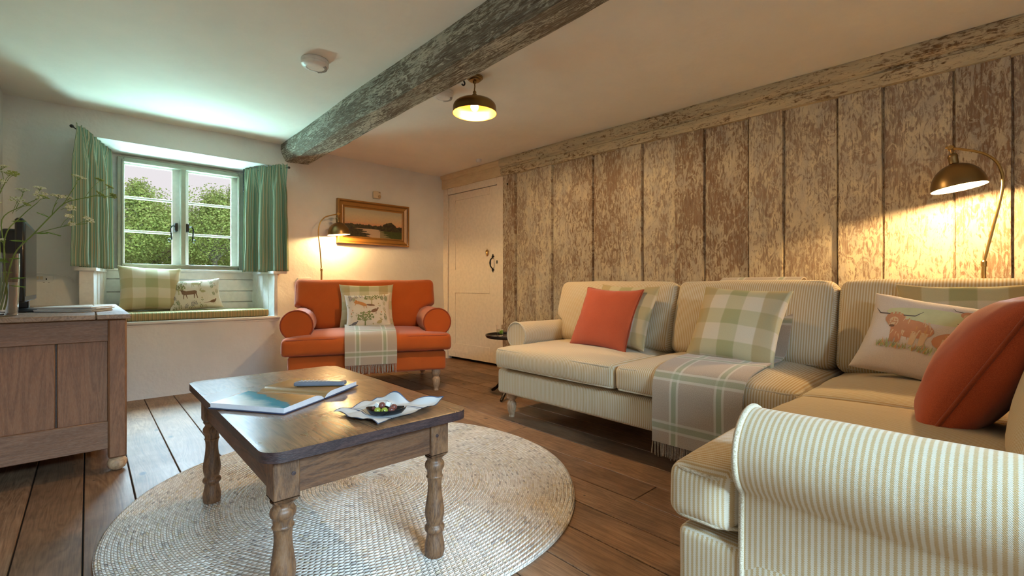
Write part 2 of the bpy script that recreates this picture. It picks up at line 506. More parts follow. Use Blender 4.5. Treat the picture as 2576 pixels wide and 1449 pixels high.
def m_metal(name, col, rough=.3): return newmat(name, rough, 1.0, col)[0]
def m_plain(name, col, rough=.5, spec=None, bump=0):
    m, nt, b = newmat(name, rough, 0, col, spec)
    n = NOISE(nt, COORD(nt), 30, 3)
    d = tuple(c*.9 for c in col[:3])+(1,)
    setc(nt, b, MIX(nt, RAMP(nt, n, [(.35, 0.0), (.7, 1.0)]), col, d))
    if bump: BUMP(nt, b, n, bump, .004)
    return m
def m_emit(name, col, st):
    m, nt, b = newmat(name); b.inputs['Emission Color'].default_value = col; b.inputs['Emission Strength'].default_value = st; return m
def m_pane(name):
    m = bpy.data.materials.new(name); m.use_nodes = True; nt = m.node_tree; nt.nodes.clear()
    o = N(nt, 'ShaderNodeOutputMaterial'); t = N(nt, 'ShaderNodeBsdfTransparent'); g = N(nt, 'ShaderNodeBsdfGlossy', {'Roughness': .02})
    f = N(nt, 'ShaderNodeFresnel', {'IOR': 1.12})
    mx = N(nt, 'ShaderNodeMixShader', {0: f.outputs[0], 1: t.outputs[0], 2: g.outputs[0]})
    nt.links.new(mx.outputs[0], o.inputs[0]); return m
def m_glass(name, col=(1, 1, 1, 1), ior=1.45):
    m, nt, b = newmat(name, .02, 0, col); b.inputs['Transmission Weight'].default_value = 1; b.inputs['IOR'].default_value = ior; return m

PLASTER = m_plaster('white_limewash', C(228, 226, 222))
CEILP = m_plaster('ceiling_plaster', C(240, 235, 226), .15, .03)
WHITE = m_plain('white_gloss_paint', C(236, 234, 228), .4, bump=.15)
CREAMP = m_plain('cream_door_paint', C(236, 224, 208), .45, bump=.2)
GREIGE = m_plain('grey_green_paint', C(166, 164, 146), .45)
PLAST = m_plain('white_plastic', C(232, 230, 226), .35)
IVORY = m_plain('ivory_plastic', C(214, 196, 166), .4)
BLACK = m_plain('black_plastic', C(18, 18, 20), .28)
IRON = m_plain('black_iron', C(26, 24, 24), .45, bump=.3)
BRASS = m_metal('antique_brass', C(196, 158, 96), .28)
BRONZE = m_metal('bronze', C(148, 122, 82), .34)
SHADE_IN = m_plain('shade_lining', C(240, 226, 190), .5)
PENDW = m_metal('brass_lining', C(228, 178, 100), .35)
BULB = m_emit('lit_bulb', (1.0, .78, .45, 1), 30)
PANE = m_pane('window_glass')
GLASS = m_glass('clear_glass')
WATER = m_glass('water', (1, 1, 1, 1), 1.33)
STRIPE = m_stripe('ticking_stripe', C(210, 201, 180), C(188, 160, 114), .0109, .5)
PIPE = m_fabric('stripe_piping', C(214, 206, 186), C(160, 140, 104), 700)
ORANGE = m_fabric('burnt_orange_weave', C(198, 98, 40), C(156, 68, 24), 1300, sheen=.3)
ORANGE2 = m_fabric('terracotta_cushion_weave', C(192, 92, 58), C(154, 66, 40), 1300, sheen=.3)
ORANGEP = m_fabric('burnt_orange_piping', C(160, 74, 44), C(124, 54, 32), 1300)
CHECK = m_check('sage_check_wool')
THROW = m_throw('plaid_throw_wool')
FRINGE = m_fabric('throw_fringe_wool', C(170, 156, 140), C(118, 106, 94), 300)
CURT = m_curtain('striped_curtain_cotton')
BENCHF = m_bench('bench_ticking')
LINEN = m_fabric('natural_linen', C(226, 214, 198), C(198, 184, 164), 900)
TABLETOP = m_wood('worn_table_top', C(78, 54, 38), C(138, 104, 74), (14, 1.5, 14), .28, .07, coat=.5, dust=.25, dustcol=C(170, 130, 90))
TABLEW = m_wood('table_oak', C(76, 50, 34), C(132, 94, 62), (14, 14, 2.0), .42, .2, dust=.2, dustcol=C(160, 140, 120))
TABLEH = m_wood('table_oak_rail', C(70, 44, 30), C(118, 80, 52), (2.0, 14, 14), .42, .2, dust=.15, dustcol=C(150, 130, 112))
TABLEHY = m_wood('table_oak_side_rail', C(70, 44, 30), C(118, 80, 52), (14, 2.0, 14), .42, .2, dust=.15, dustcol=C(150, 130, 112))
TEDGE = m_wood('dark_table_edge', C(34, 24, 28), C(66, 46, 44), (3, 3, 14), .4, .3, dust=.3, dustcol=C(110, 92, 90))
SIDEV = m_wood('sideboard_oak', C(108, 70, 46), C(156, 108, 74), (16, 16, 1.2), .5, .2, contrast=(.2, .95), dust=.2, dustcol=C(176, 146, 120))
SIDEH = m_wood('sideboard_rail_oak', C(104, 70, 48), C(150, 106, 76), (1.2, 16, 16), .5, .2, contrast=(.2, .95), dust=.3, dustcol=C(170, 148, 128))
SIDETOP = m_wood('sideboard_top_oak', C(110, 84, 62), C(164, 134, 106), (16, 1.6, 16), .38, .2, dust=.3, dustcol=C(186, 168, 150))
LEGW = m_wood('limed_leg_wood', C(150, 118, 88), C(196, 164, 130), (18, 18, 4), .55, .1)
FLOORM = m_floor('old_pine_boards')
PANEL = m_distress('worn_painted_boards', C(214, 200, 172), C(190, 180, 164), C(166, 144, 124), C(140, 116, 98), thr=.452, scale=6.5)
PANEL2 = m_distress('worn_painted_boards_darker', C(204, 190, 164), C(180, 168, 152), C(150, 122, 98), C(124, 98, 78), thr=.472, scale=6.5)
CORN = m_distress('worn_painted_moulding', C(210, 192, 158), C(192, 178, 150), C(140, 110, 80), C(110, 84, 60), thr=.42, stretch=(.9, 4.0, 1), scale=5)
CORNP = m_plain('cream_head_beam_paint', C(226, 208, 176), .6, bump=.5)
BEAMM = m_distress('worn_painted_beam', C(206, 206, 190), C(178, 180, 168), C(120, 106, 88), C(80, 72, 62), thr=.485, stretch=(5.0, 1.0, 5.0), src='Object', scale=5.0)
DARK = m_plain('shadow_gap', C(34, 27, 22), .9)
GREEN = m_plain('stem_green', C(112, 140, 62), .5)
LEAFG = m_plain('young_leaf_green', C(120, 162, 66), .5)
FLORET = m_plain('white_floret', C(226, 232, 212), .7)
FLORETG = m_plain('green_seed', C(150, 168, 90), .7)

# ================================================================== THE ROOM
def struct(name, mb, mats, **k):
    o = mb.build(name, mats, **k); o['kind'] = 'structure'; return o

# floor: old wide boards running towards the window wall
SEAMS = [-.53, -.355, -.183, -.012, .15, .33, .517, .675, .83, .99, 1.147, 1.329, 1.504, 1.688, 1.874, 2.06, 2.24, 2.43, 2.61, 2.80, 2.98, 3.17, 3.36, 3.62]
JOINTS = {13: [1.08], 14: [2.1, -.6], 18: [3.3], 10: [-.8], 4: [.4], 16: [3.9], 20: [4.1]}
mb = MB()
for i in range(len(SEAMS)-1):
    a, b = SEAMS[i]+.0022, SEAMS[i+1]-.0022
    ys = [-2.0]+sorted(JOINTS.get(i, []))+[4.95]
    for j in range(len(ys)-1):
        n0 = len(mb.uv)
        box(mb, (a, ys[j]+.0015, -.03), (b, ys[j+1]-.0015, 0), .002)
        off = i*5+j*60
        for k in range(n0, len(mb.uv)): mb.uv[k] = [(p[0]+off+1, p[1]+i*1.7) for p in mb.uv[k]]
box(mb, (-.6, -2, -.06), (3.7, 4.95, -.02), 0, 1)
struct('floor', mb, [FLOORM, DARK])

# ceiling (slightly uneven plaster)
mb = MB(); V = []; F = []; nx, ny = 60, 100
for i in range(nx+1):
    for j in range(ny+1):
        x = -.6+4.4*i/nx; y = -2.1+7.05*j/ny
        z = 2.262+.012*noise.noise(Vector((x*.9, y*.9, 3)))+.010*math.sin(x*1.3)+.02*max(0, min(1, (4.6-y)/1.5))*max(0, min(1, (x+.4)))*.5
        z += -.03*max(0, (y-4.5)/.45)**2*(.6+.4*noise.noise(Vector((x*2.5, 0, 9))))
        V.append((x, y, z))
for i in range(nx):
    for j in range(ny):
        a = i*(ny+1)+j; F.append([a, a+1, a+ny+2, a+ny+1])
mb.add(V, F); box(mb, (-.7, -2.2, 2.33), (3.9, 5.5, 2.40))
struct('ceiling', mb, CEILP)

# window wall, with the splayed window recess
AX0, AX1, AZ0, AZ1 = .02, 1.30, .60, 2.05
def wy(x, z):
    t = max(0, 1-z)
    k = max(0, min(1, (1.5-x)/.25))
    y = 4.81-.13*min(1, t/.42)*k-.02*t*k-.05*t*(1-k)
    return y+.010*noise.noise(Vector((x*1.4, z*1.4, 1)))+.004*noise.noise(Vector((x*4, z*4, 5)))
xs = sorted(set([round(-.44+.0925*i, 4) for i in range(45)]+[AX0, AX1])); zs = sorted(set([round(.0525*i, 4) for i in range(45)]+[AZ0, AZ1]))
zs = [z for z in zs if z <= 2.32]; xs = [x for x in xs if x <= 3.6]
mb = MB(); V = []; idx = {}
for i, x in enumerate(xs):
    for j, z in enumerate(zs): idx[i, j] = len(V); V.append((x, wy(x, z), z))
F = []
for i in range(len(xs)-1):
    for j in range(len(zs)-1):
        if AX0-1e-6 <= xs[i] < AX1-1e-6 and AZ0-1e-6 <= zs[j] < AZ1-1e-6: continue
        F.append([idx[i, j], idx[i+1, j], idx[i+1, j+1], idx[i, j+1]])
mb.add(V, F)
# recess lining: soffit, sides above the panelling
BX0, BX1, BY, BZ1 = .10, 1.215, 5.22, 2.02
def quad(mb, a, b, c, d, mat=0, k=6):
    V = []; F = []
    a, b, c, d = map(Vector, (a, b, c, d))
    for i in range(k+1):
        for j in range(k+1):
            s, t = i/k, j/k
            V.append(a.lerp(b, s).lerp(d.lerp(c, s), t))
    for i in range(k):
        for j in range(k):
            q = i*(k+1)+j; F.append([q, q+k+1, q+k+2, q+1])
    mb.add(V, F, mat)
yA = 4.815
quad(mb, (AX0, yA, AZ1), (BX0, BY+.1, BZ1), (BX1, BY+.1, BZ1), (AX1, yA, AZ1))
quad(mb, (AX0, yA, AZ0), (AX0, yA, AZ1), (BX0, BY+.1, BZ1), (BX0, BY+.1, AZ0))
quad(mb, (AX1, yA, AZ0), (BX1, BY+.1, AZ0), (BX1, BY+.1, BZ1), (AX1, yA, AZ1))
# outer skin of the wall round the window
for a, b in (((-.7, 5.20, -.1), (.155, 5.38, 2.4)), ((1.165, 5.20, -.1), (3.9, 5.38, 2.4)), ((.1, 5.20, -.1), (1.2, 5.38, 1.0)), ((.1, 5.20, 2.03), (1.2, 5.38, 2.4))):
    box(mb, a, b)
struct('wall_back', mb, PLASTER)

# left wall, near wall (behind the viewer) with an assumed window in it
mb = MB(); V = []; F = []
for i in range(31):
    for j in range(11):
        y = -2.0+6.9*i/30; z = 2.34*j/10
        V.append((-.44+.008*noise.noise(Vector((y*1.5, z*1.5, 2))), y, z))
for i in range(30):
    for j in range(10):
        q = i*11+j; F.append([q, q+11, q+12, q+1])
mb.add(V, F); box(mb, (-.65, -2.1, -.1), (-.46, 5.3, 2.4))
struct('wall_left', mb, PLASTER)
mb = MB()
for a, b in (((-.6, -2.15, -.1), (-.30, -1.95, 2.4)), ((1.0, -2.15, -.1), (3.9, -1.95, 2.4)), ((-.35, -2.15, -.1), (1.05, -1.95, .75)), ((-.35, -2.15, 2.15), (1.05, -1.95, 2.4))):
    box(mb, a, b)
struct('wall_near', mb, PLASTER)
w2 = thing('assumed_window_2', None, None, (.35, -2.05, .75), kind='structure')  # assumed window, the opening for the panel light added outside it
mb = MB()
for a, b in (((-.30, -2.08, .75), (-.24, -2.0, 2.15)), ((.94, -2.08, .75), (1.0, -2.0, 2.15)), ((-.24, -2.08, .75), (.94, -2.0, .81)), ((-.24, -2.08, 2.09), (.94, -2.0, 2.15)), ((.33, -2.08, .81), (.38, -2.0, 2.09))): box(mb, a, b, .006)
mb.build('window_frame', WHITE, w2)

# plank-and-muntin screen wall: s runs from the far corner towards the viewer, n into the room
WD = Vector((.0511, -.9987, 0)); WN = Vector((-.9987, -.0511, 0)); WO = Vector((3.28, 4.85, 0))
WM = axes(WD, WN, (0, 0, 1), WO)
def W(s, n, z): return WM @ Vector((s, n, z))
BOARDS = [(1.109, 1.292, 2), (1.297, 1.579, 0), (1.583, 1.79, 1), (1.794, 2.030, 0), (2.033, 2.268, 1), (2.273, 2.555, 0), (2.558, 2.759, 1), (2.763, 3.042, 0), (3.045, 3.27, 1), (3.276, 3.582, 0), (3.585, 3.80, 1), (3.805, 4.102, 0), (4.108, 4.326, 1), (4.331, 4.632, 0), (4.636, 4.849, 1), (4.853, 5.145, 0), (5.15, 5.37, 1), (5.38, 5.67, 0), (5.68, 5.9, 1), (5.91, 6.2, 0), (6.21, 6.43, 1), (6.44, 6.99, 0)]
mb = MB(); rb = random.Random(5)
for i, (s0, s1, k) in enumerate(BOARDS):
    n1 = (.012, .026, .034)[k]
    # subdivided board face with a slightly waney surface
    A = [s0, s0+.004]+[s0+(s1-s0)*t for t in (.12, .3, .5, .7, .88)]+[s1-.004, s1]
    Z = [i2*2.10/24 for i2 in range(25)]
    V = []; U = []; F = []
    ou, ov = rb.uniform(0, 40), rb.uniform(0, 40)
    for a in A:
        e = 0 if (a in (A[0], A[-1])) else 1
        for z in Z:
            wv = .003*noise.noise(Vector((a*6, z*1.5, i)))
            sh = .003*noise.noise(Vector((0, z*2.0, i*3.3)))
            bead = .006 if (k == 1 and (a in (A[1], A[2], A[-3], A[-2]))) else 0
            V.append((a+sh, (n1+wv+bead) if e else n1-.03, z))
    nz = len(Z)
    for p in range(len(A)-1):
        for q in range(nz-1):
            ids = [p*nz+q, (p+1)*nz+q, (p+1)*nz+q+1, p*nz+q+1]
            ids.reverse()
            F.append(ids); U.append([(V[t][0]+ou, V[t][2]+ov) for t in ids])
    mb.add(V, F, 1 if (k == 2 or rb.random() < .28) else 0, U, WM)
box(mb, (1.09, -.12, -.05), (7.1, -.03, 2.35), 0, 2, WM)
n0 = len(mb.v); box(mb, (1.09, -.06, 0), (7.1, .001, 2.10), 0, 1, WM)
box(mb, (-.1, -.14, 2.02), (1.1, -.03, 2.35), 0, 2, WM); box(mb, (-.2, -.14, -.06), (1.1, -.055, 2.35), 0, 2, WM)  # dark backing behind the door, added to stop light leaking in
struct('wall_right', mb, [PANEL, PANEL2, DARK], angle=50)

# moulded head beam along the top of the screen
mb = MB()
prof = [(-.02, 2.078), (.046, 2.082), (.056, 2.095), (.058, 2.150), (.048, 2.160), (.052, 2.170), (.078, 2.176), (.088, 2.188), (.088, 2.238), (.076, 2.262), (.04, 2.30), (-.02, 2.30)]
def sweep(mb, prof, s0, s1, step, M, mats, wob=.004, seed=0, caps=True):
    K = int((s1-s0)/step); V = []; F = []; U = []
    al = [0]
    for i in range(1, len(prof)): al.append(al[-1]+math.dist(prof[i], prof[i-1]))
    L = len(prof)
    for i in range(K+1):
        s = s0+(s1-s0)*i/K
        for j, (n_, z) in enumerate(prof):
            w = noise.noise_vector(Vector((s*3, j*.7, seed)))*wob+noise.noise_vector(Vector((s*11, j*1.7, seed)))*wob*.5
            V.append((s, n_+w.x, z+w.y))
    for i in range(K):
        for j in range(L-1):
            ids = [i*L+j, (i+1)*L+j, (i+1)*L+j+1, i*L+j+1]
            F.append(ids); U.append([(V[t][0]+7, al[t % L]) for t in ids])
    if caps:
        F.append(list(range(L))); U.append([(0, 0)]*L)
        F.append([K*L+j for j in range(L)][::-1]); U.append([(0, 0)]*L)
    mb.add(V, F, mats, U, M)
sweep(mb, prof, 1.10, 7.1, .04, WM, 0)
sweep(mb, [(-.02, 2.086), (.036, 2.088), (.044, 2.10), (.046, 2.20), (.06, 2.215), (.07, 2.25), (.03, 2.30), (-.02, 2.30)], -.02, 1.10, .04, WM, 1, wob=.006, seed=3)
struct('trim_1', mb, [CORN, m_distress('cream_flaking_paint', C(226, 204, 166), C(216, 192, 154), C(150, 122, 92), C(122, 96, 70), thr=.30, stretch=(1.2, 5, 1), scale=7)], angle=35)

# old beam across the ceiling
mb = MB()
bp = [(1.385, 2.31), (1.378, 2.26), (1.380, 2.215), (1.392, 2.172), (1.410, 2.132), (1.424, 2.112), (1.436, 2.104), (1.53, 2.108), (1.632, 2.116), (1.646, 2.124), (1.652, 2.14), (1.655, 2.19), (1.655, 2.31)]
V = []; F = []; K = 120; L = len(bp)
for i in range(K+1):
    y = 4.83-6.9*i/K
    t = (4.83-y)/3.3
    for j, (x, z) in enumerate(bp):
        w = noise.noise_vector(Vector((y*1.6, j*.45, 0)))*.011+noise.noise_vector(Vector((y*6, j*.8, 4)))*.004
        dx = (.045*t if j < 6 else .035*t if j == 6 else .008*t)
        V.append((x+w.x+dx, y, z+w.y*.8 if z < 2.3 else z))
for i in range(K):
    for j in range(L-1): F.append([i*L+j, (i+1)*L+j, (i+1)*L+j+1, i*L+j+1])
F.append(list(range(L))[::-1]); F.append([K*L+j for j in range(L)])
mb.add(V, [f[::-1] for f in F]); o = struct('trim_2', mb, BEAMM, angle=32)

# door in the far corner of the screen wall
d1 = thing('door_1', None, None, tuple(W(.56, 0, 0)), kind='structure')
mb = MB()
box(mb, (.0, -.05, 0), (.128, .022, 2.09), .004, 0, WM); box(mb, (1.005, -.05, 0), (1.103, .022, 2.09), .004, 0, WM)
box(mb, (.128, -.05, 2.012), (1.005, .020, 2.09), .003, 0, WM)
mb.build('door_frame', CREAMP, d1)
mb = MB()
for a, b in (((.134, -.03, .035), (.262, .010, 2.006)), ((.875, -.03, .035), (1.0, .010, 2.006)), ((.262, -.03, 1.925), (.875, .010, 2.006)), ((.262, -.03, .81), (.875, .010, 1.09)), ((.262, -.03, .035), (.875, .010, .20))):
    box(mb, a, b, .0015, 0, WM)
leaf = mb.build('door_leaf', CREAMP, d1)
mb = MB(); box(mb, (.26, -.03, 1.085), (.877, .001, 1.93), .002, 0, WM); mb.build('door_panel', CREAMP, leaf)
mb = MB(); box(mb, (.26, -.03, .195), (.877, .001, .815), .002, 0, WM); mb.build('door_panel', CREAMP, leaf)
mb = MB(); box(mb, (.13, .010, .09), (.5, .014, .12), .001, 0, WM); mb.build('strap_hinge', CREAMP, d1)
mb = MB(); box(mb, (.11, .02, 1.82), (.145, .03, 1.93), .002, 0, WM); mb.build('hinge', CREAMP, d1)
mb = MB()
tube(mb, [W(.935, .012, 1.215), W(.935, .03, 1.205), W(.93, .048, 1.18), W(.93, .052, 1.15), W(.93, .048, 1.115), W(.935, .03, 1.09), W(.935, .012, 1.08)], [.006, .006, .008, .011, .008, .006, .006], 8)
for z in (1.222, 1.072):
    for dz, r in ((-.018, .010), (0, .017), (.018, .010)): blob(mb, W(.935, .012, z+dz), r, (1, .35, 1), 10, 6)
    for ds in (-.014, .014): blob(mb, W(.935+ds, .012, z), .009, (1, .35, 1), 8, 5)
h = mb.build('door_handle', IRON, d1)
tag(h, 'black iron pull handle')
mb = MB()
lathe(mb, [(0, -.04), (.006, -.036), (.016, -.018), (.019, 0), (.018, .010), (.024, .012), (.022, .022), (.010, .030), (.004, .034), (.004, .046), (0, .048)], 16, axes(WD, WN*.5, (0, 0, 1), W(.838, .014, 1.268)))
tag(mb.build('escutcheon', BRASS, d1), 'brass acorn keyhole cover')
mb = MB(); box(mb, (1.0, .018, 1.14), (1.018, .028, 1.175), .002, 0, WM); mb.build('latch', IRON, d1)
mb = MB(); blob(mb, W(1.185, .035, 1.985), .012, (1, .4, 1)); 
struct('trim_3', mb, DARK)

# recess panelling below the window, seat board and sill
mb = MB()
zz = [.625, .74, .845, .955, 1.03]
for i in range(4): box(mb, (.06, 5.15, zz[i]+.002), (1.27, 5.19, zz[i+1]-.002), .004)
box(mb, (.06, 5.17, .6), (1.27, 5.21, 1.04))
box(mb, (.05, 5.12, 1.022), (1.28, 5.21, 1.046), .006)          # sill
struct('trim_4', mb, WHITE)
for nm, (xa, xb, sg) in {'trim_5': (.018, .095, 1), 'trim_6': (1.305, 1.235, -1)}.items():
    mb = MB()
    # vertical beaded boards following the splay, with a cap shelf
    for i in range(4):
        y0, y1 = 4.70+.45*i/4, 4.70+.45*(i+1)/4
        x0, x1 = xa+(xb-xa)*i/4, xa+(xb-xa)*(i+1)/4
        e = .003
        v = [(x0, y0+e, .6), (x1, y1-e, .6), (x1+sg*.018, y1-e, .6), (x0+sg*.018, y0+e, .6)]
        V = v+[(p[0], p[1], 1.01) for p in v]
        F = [[0, 1, 5, 4], [1, 2, 6, 5], [2, 3, 7, 6], [3, 0, 4, 7], [4, 5, 6, 7], [3, 2, 1, 0]]
        mb.add(V, F if sg > 0 else [f[::-1] for f in F])
        tube(mb, [(x1+sg*.017, y1, .6), (x1+sg*.017, y1, 1.01)], .005, 6)
    X0, X1 = (xa-.10, xa+.03) if sg > 0 else (xa-.03, xa+.06)
    box(mb, (min(xa-sg*.065, xa+sg*.018), 4.685, .62) if sg > 0 else (xa-.018, 4.685, .6), (max(xa-sg*.065, xa+sg*.018), 4.72, 1.01) if sg > 0 else (xa+.012, 4.72, 1.01), .003)
    v = [(xa-sg*.09, 4.668), (xa+sg*.03, 4.668), (xb+sg*.03, 5.18), (xb-sg*.09, 5.18)]
    if sg < 0: v.reverse()
    prism(mb, v, 1.01, 1.034)
    struct(nm, mb, WHITE)
mb = MB(); box(mb, (-.05, 4.655, .588), (1.335, 5.2, .615), .008)
box(mb, (-.04, 4.668, .568), (1.325, 4.70, .59), .006)
struct('trim_7', mb, PLASTER)

# window: outer painted frame with two white casements of three panes each
w1 = thing('window_1', None, None, (.66, 5.22, 1.04), kind='structure')
mb = MB()
X0, X1, Z0, Z1 = .185, 1.135, 1.045, 2.005
for a, b in (((X0, 5.165, Z0), (X0+.042, 5.22, Z1)), ((X1-.042, 5.165, Z0), (X1, 5.22, Z1)), ((X0+.042, 5.165, Z1-.042), (X1-.042, 5.22, Z1)), ((X0+.042, 5.165, Z0), (X1-.042, 5.22, Z0+.042)), ((.628, 5.158, Z0+.03), (.668, 5.215, Z1-.03))):
    box(mb, a, b, .006)
for a, b in (((X0+.030, 5.150, Z0+.02), (X0+.044, 5.17, Z1-.02)), ((X1-.044, 5.150, Z0+.02), (X1-.030, 5.17, Z1-.02)), ((X0+.03, 5.15, Z1-.044), (X1-.03, 5.17, Z1-.03)), ((X0+.03, 5.15, Z0+.03), (X1-.03, 5.17, Z0+.044))): box(mb, a, b, .003)
mb.build('window_frame', GREIGE, w1)
mb = MB()
for a, b in (((.10, 5.205, 1.03), (X0+.03, 5.33, 2.03)), ((X1-.03, 5.205, 1.03), (1.22, 5.33, 2.03)), ((X0, 5.21, 1.97), (X1, 5.33, 2.03)), ((X0, 5.21, 1.03), (X1, 5.33, 1.068)), ((.628, 5.21, 1.06), (.675, 5.33, 2.0))): box(mb, a, b, .004)
mb.build('outer_frame', WHITE, w1)
for k, (a0, a1) in enumerate(((.215, .628), (.675, 1.10))):
    mb = MB()
    g0, g1 = (a0+.010, a1-.055) if k == 0 else (a0+.012, a1-.055)
    g0 = a0+.022
    for a, b in (((a0, 5.235, 1.06), (g0, 5.275, 1.985)), ((g1, 5.235, 1.06), (a1, 5.275, 1.985)), ((g0, 5.235, 1.955), (g1, 5.275, 1.985)), ((g0, 5.235, 1.06), (g1, 5.275, 1.085))): box(mb, a, b, .003)
    for z in (1.377, 1.672): box(mb, (g0, 5.238, z-.010), (g1, 5.272, z+.010), .005)
    sash = mb.build('casement', WHITE, w1)
    mb = MB()
    for z0, z1 in ((1.085, 1.367), (1.387, 1.662), (1.682, 1.955)): box(mb, (g0, 5.252, z0), (g1, 5.256, z1))
    mb.build('pane', PANE, sash)
    mb = MB()
    hx = a1-.03 if k == 0 else a0+.008; sg = -1 if k == 0 else 1
    box(mb, (hx-.012, 5.18, 1.395), (hx+.012, 5.235, 1.47), .003)
    pts = [(hx, 5.19, 1.44), (hx+sg*.03, 5.175, 1.442), (hx+sg*.042, 5.17, 1.42), (hx+sg*.040, 5.17, 1.37), (hx+sg*.036, 5.17, 1.32)]
    tube(mb, pts, .006, 6)
    cc = (hx+sg*.048, 5.17, 1.312)
    tube(mb, [(cc[0]+.014*math.cos(t*.7), cc[1], cc[2]+.014*math.sin(t*.7)) for t in range(8)], .004, 6)
    tag(mb.build('window_handle', IRON, sash), 'curled black iron casement handle')

# ================================================================== SEATING
def pipeloop(mb, half, r, zs, rad, M, deform=None, ax='z', seedw=0):
    hx, hy, hz = half; k = r*.29
    pts = []
    for (x, y) in rrect(hx-k, hy-k, max(r*1.1, .02), 5, 26):
        q = Vector((x, y, zs*(hz-k)))
        q += noise.noise_vector(q*4+Vector((seedw, 0, 0)))*.003
        if deform: q = Vector(deform(q))
        pts.append(q)
    tube(mb, pts, rad, 7, True, 0, M)

def cushion_part(parent, name, half, r, M, crown, mat, pmat, u='y', deform=None, both=True, seed=0, wr=.004, n=(14, 14, 5), rad=.0055, sideu='x', local=False):
    mb = MB(); softbox(mb, half, r, crown, n, u, sideu, M, 0, wr, deform, seed)
    o = mb.build(name, mat, parent, angle=180, local=local)
    mb = MB(); pipeloop(mb, half, r, 1, rad, M, deform, seedw=seed)
    if both: pipeloop(mb, half, r, -1, rad, M, deform, seedw=seed+1)
    mb.build('piping', pmat, o, angle=180, local=local)
    return o

def rolled_arm(parent, L, cy, cz, r, oy, z0, M, mat, pmat, inner=None, local=False, rise=0.0):
    """arm lying along local x (front at x=L), outer side local +y"""
    inner = cy-r*.82 if inner is None else inner
    a0 = -math.acos(max(-1, min(1, (oy-cy)/r)))
    a0 = max(a0, R(-75))
    prof = [(oy, z0), (oy, (z0+cz-r)*.5), (cy+r*math.cos(a0)-.004, cz+r*math.sin(a0)-.006)]
    k = 22
    a1 = R(215)
    for i in range(k+1):
        a = a0+(a1-a0)*i/k; prof.append((cy+r*math.cos(a), cz+r*math.sin(a)))
    prof += [(inner, cz-r*.75), (inner, z0)]
    cen = (cy, cz)
    xs = [0]+[L*i/24 for i in range(1, 24)]+[L-.012, L-.004, L]
    V = []; F = []; U = []; P = len(prof)
    for x in xs:
        e = .985 if x == L else .995 if x == L-.004 else 1
        for (y, z) in prof:
            w = noise.noise(Vector((x*5, y*9, z*9)))*.003
            V.append((x, cen[0]+(y-cen[0])*e+w, (cen[1]+(z-cen[1])*e if z > z0 else z0)+w+rise*(1-x/L)))
    al = [0]
    for i in range(1, P): al.append(al[-1]+math.dist(prof[i], prof[i-1]))
    for i in range(len(xs)-1):
        for j in range(P-1):
            ids = [i*P+j, (i+1)*P+j, (i+1)*P+j+1, i*P+j+1]
            F.append(ids); U.append([(V[t][0], al[t % P]) for t in ids])
    ids = [(len(xs)-1)*P+j for j in range(P)]
    F.append(ids[::-1]); U.append([(V[t][1], V[t][2]) for t in ids[::-1]])
    F.append(list(range(P))); U.append([(V[t][1], V[t][2]) for t in range(P)])
    mb = MB(); mb.add(V, [f[::-1] for f in F], 0, [u[::-1] for u in U], M)
    o = mb.build('arm', mat, parent, angle=50, local=local)
    mb = MB(); tube(mb, [(L-.003, y, z) for (y, z) in prof[:-1]], .0065, 7, False, 0, M)
    mb.build('piping', pmat, o, angle=180, local=local)
    return o

def turned_leg(parent, x, y, h, r, mat, local=False, name='leg'):
    pr = spline([(r*.92, h), (r*.92, h*.97), (r*1.0, h*.86), (r*.95, h*.74), (r*.62, h*.66), (r*.60, h*.63), (r*.86, h*.55), (r*.92, h*.44), (r*.78, h*.25), (r*.52, h*.10), (r*.56, h*.04), (r*.54, 0)], 3)
    mb = MB(); lathe(mb, pr[::-1], 20, Matrix.Translation((x, y, 0)))
    return mb.build(name, mat, parent, local=local)

sofa = thing('corner_sofa', 'L-shaped corner sofa in cream and tan ticking stripe with limed legs, along the plank wall', 'sofa', (2.2, .9, 0))
# plinths
mb = MB()
softbox(mb, (.50, 1.39, .082), .022, (.006, .004, 0, 0), (6, 24, 4), 'y', 'x', Matrix.Translation((2.57, 1.01, .25)), 0, .002)
softbox(mb, (.52, .47, .082), .022, (.006, .004, 0, 0), (16, 8, 4), 'x', 'x', Matrix.Translation((1.555, .075, .25)), 0, .002)
mb.build('base', STRIPE, sofa, angle=180)
# backs
mb = MB()
softbox(mb, (.11, 1.36, .26), .06, (0, 0, .01, 0), (4, 24, 6), 'y', 'x', Matrix.Translation((2.965, .96, .58)), 0, .003)
mb.build('back_frame', STRIPE, sofa, angle=180)
mb = MB()
softbox(mb, (.94, .10, .26), .06, (0, 0, .01, 0), (20, 4, 6), 'x', 'x', Matrix.Translation((2.10, -.32, .58)), 0, .003)
mb.build('back_frame', STRIPE, sofa, angle=180)
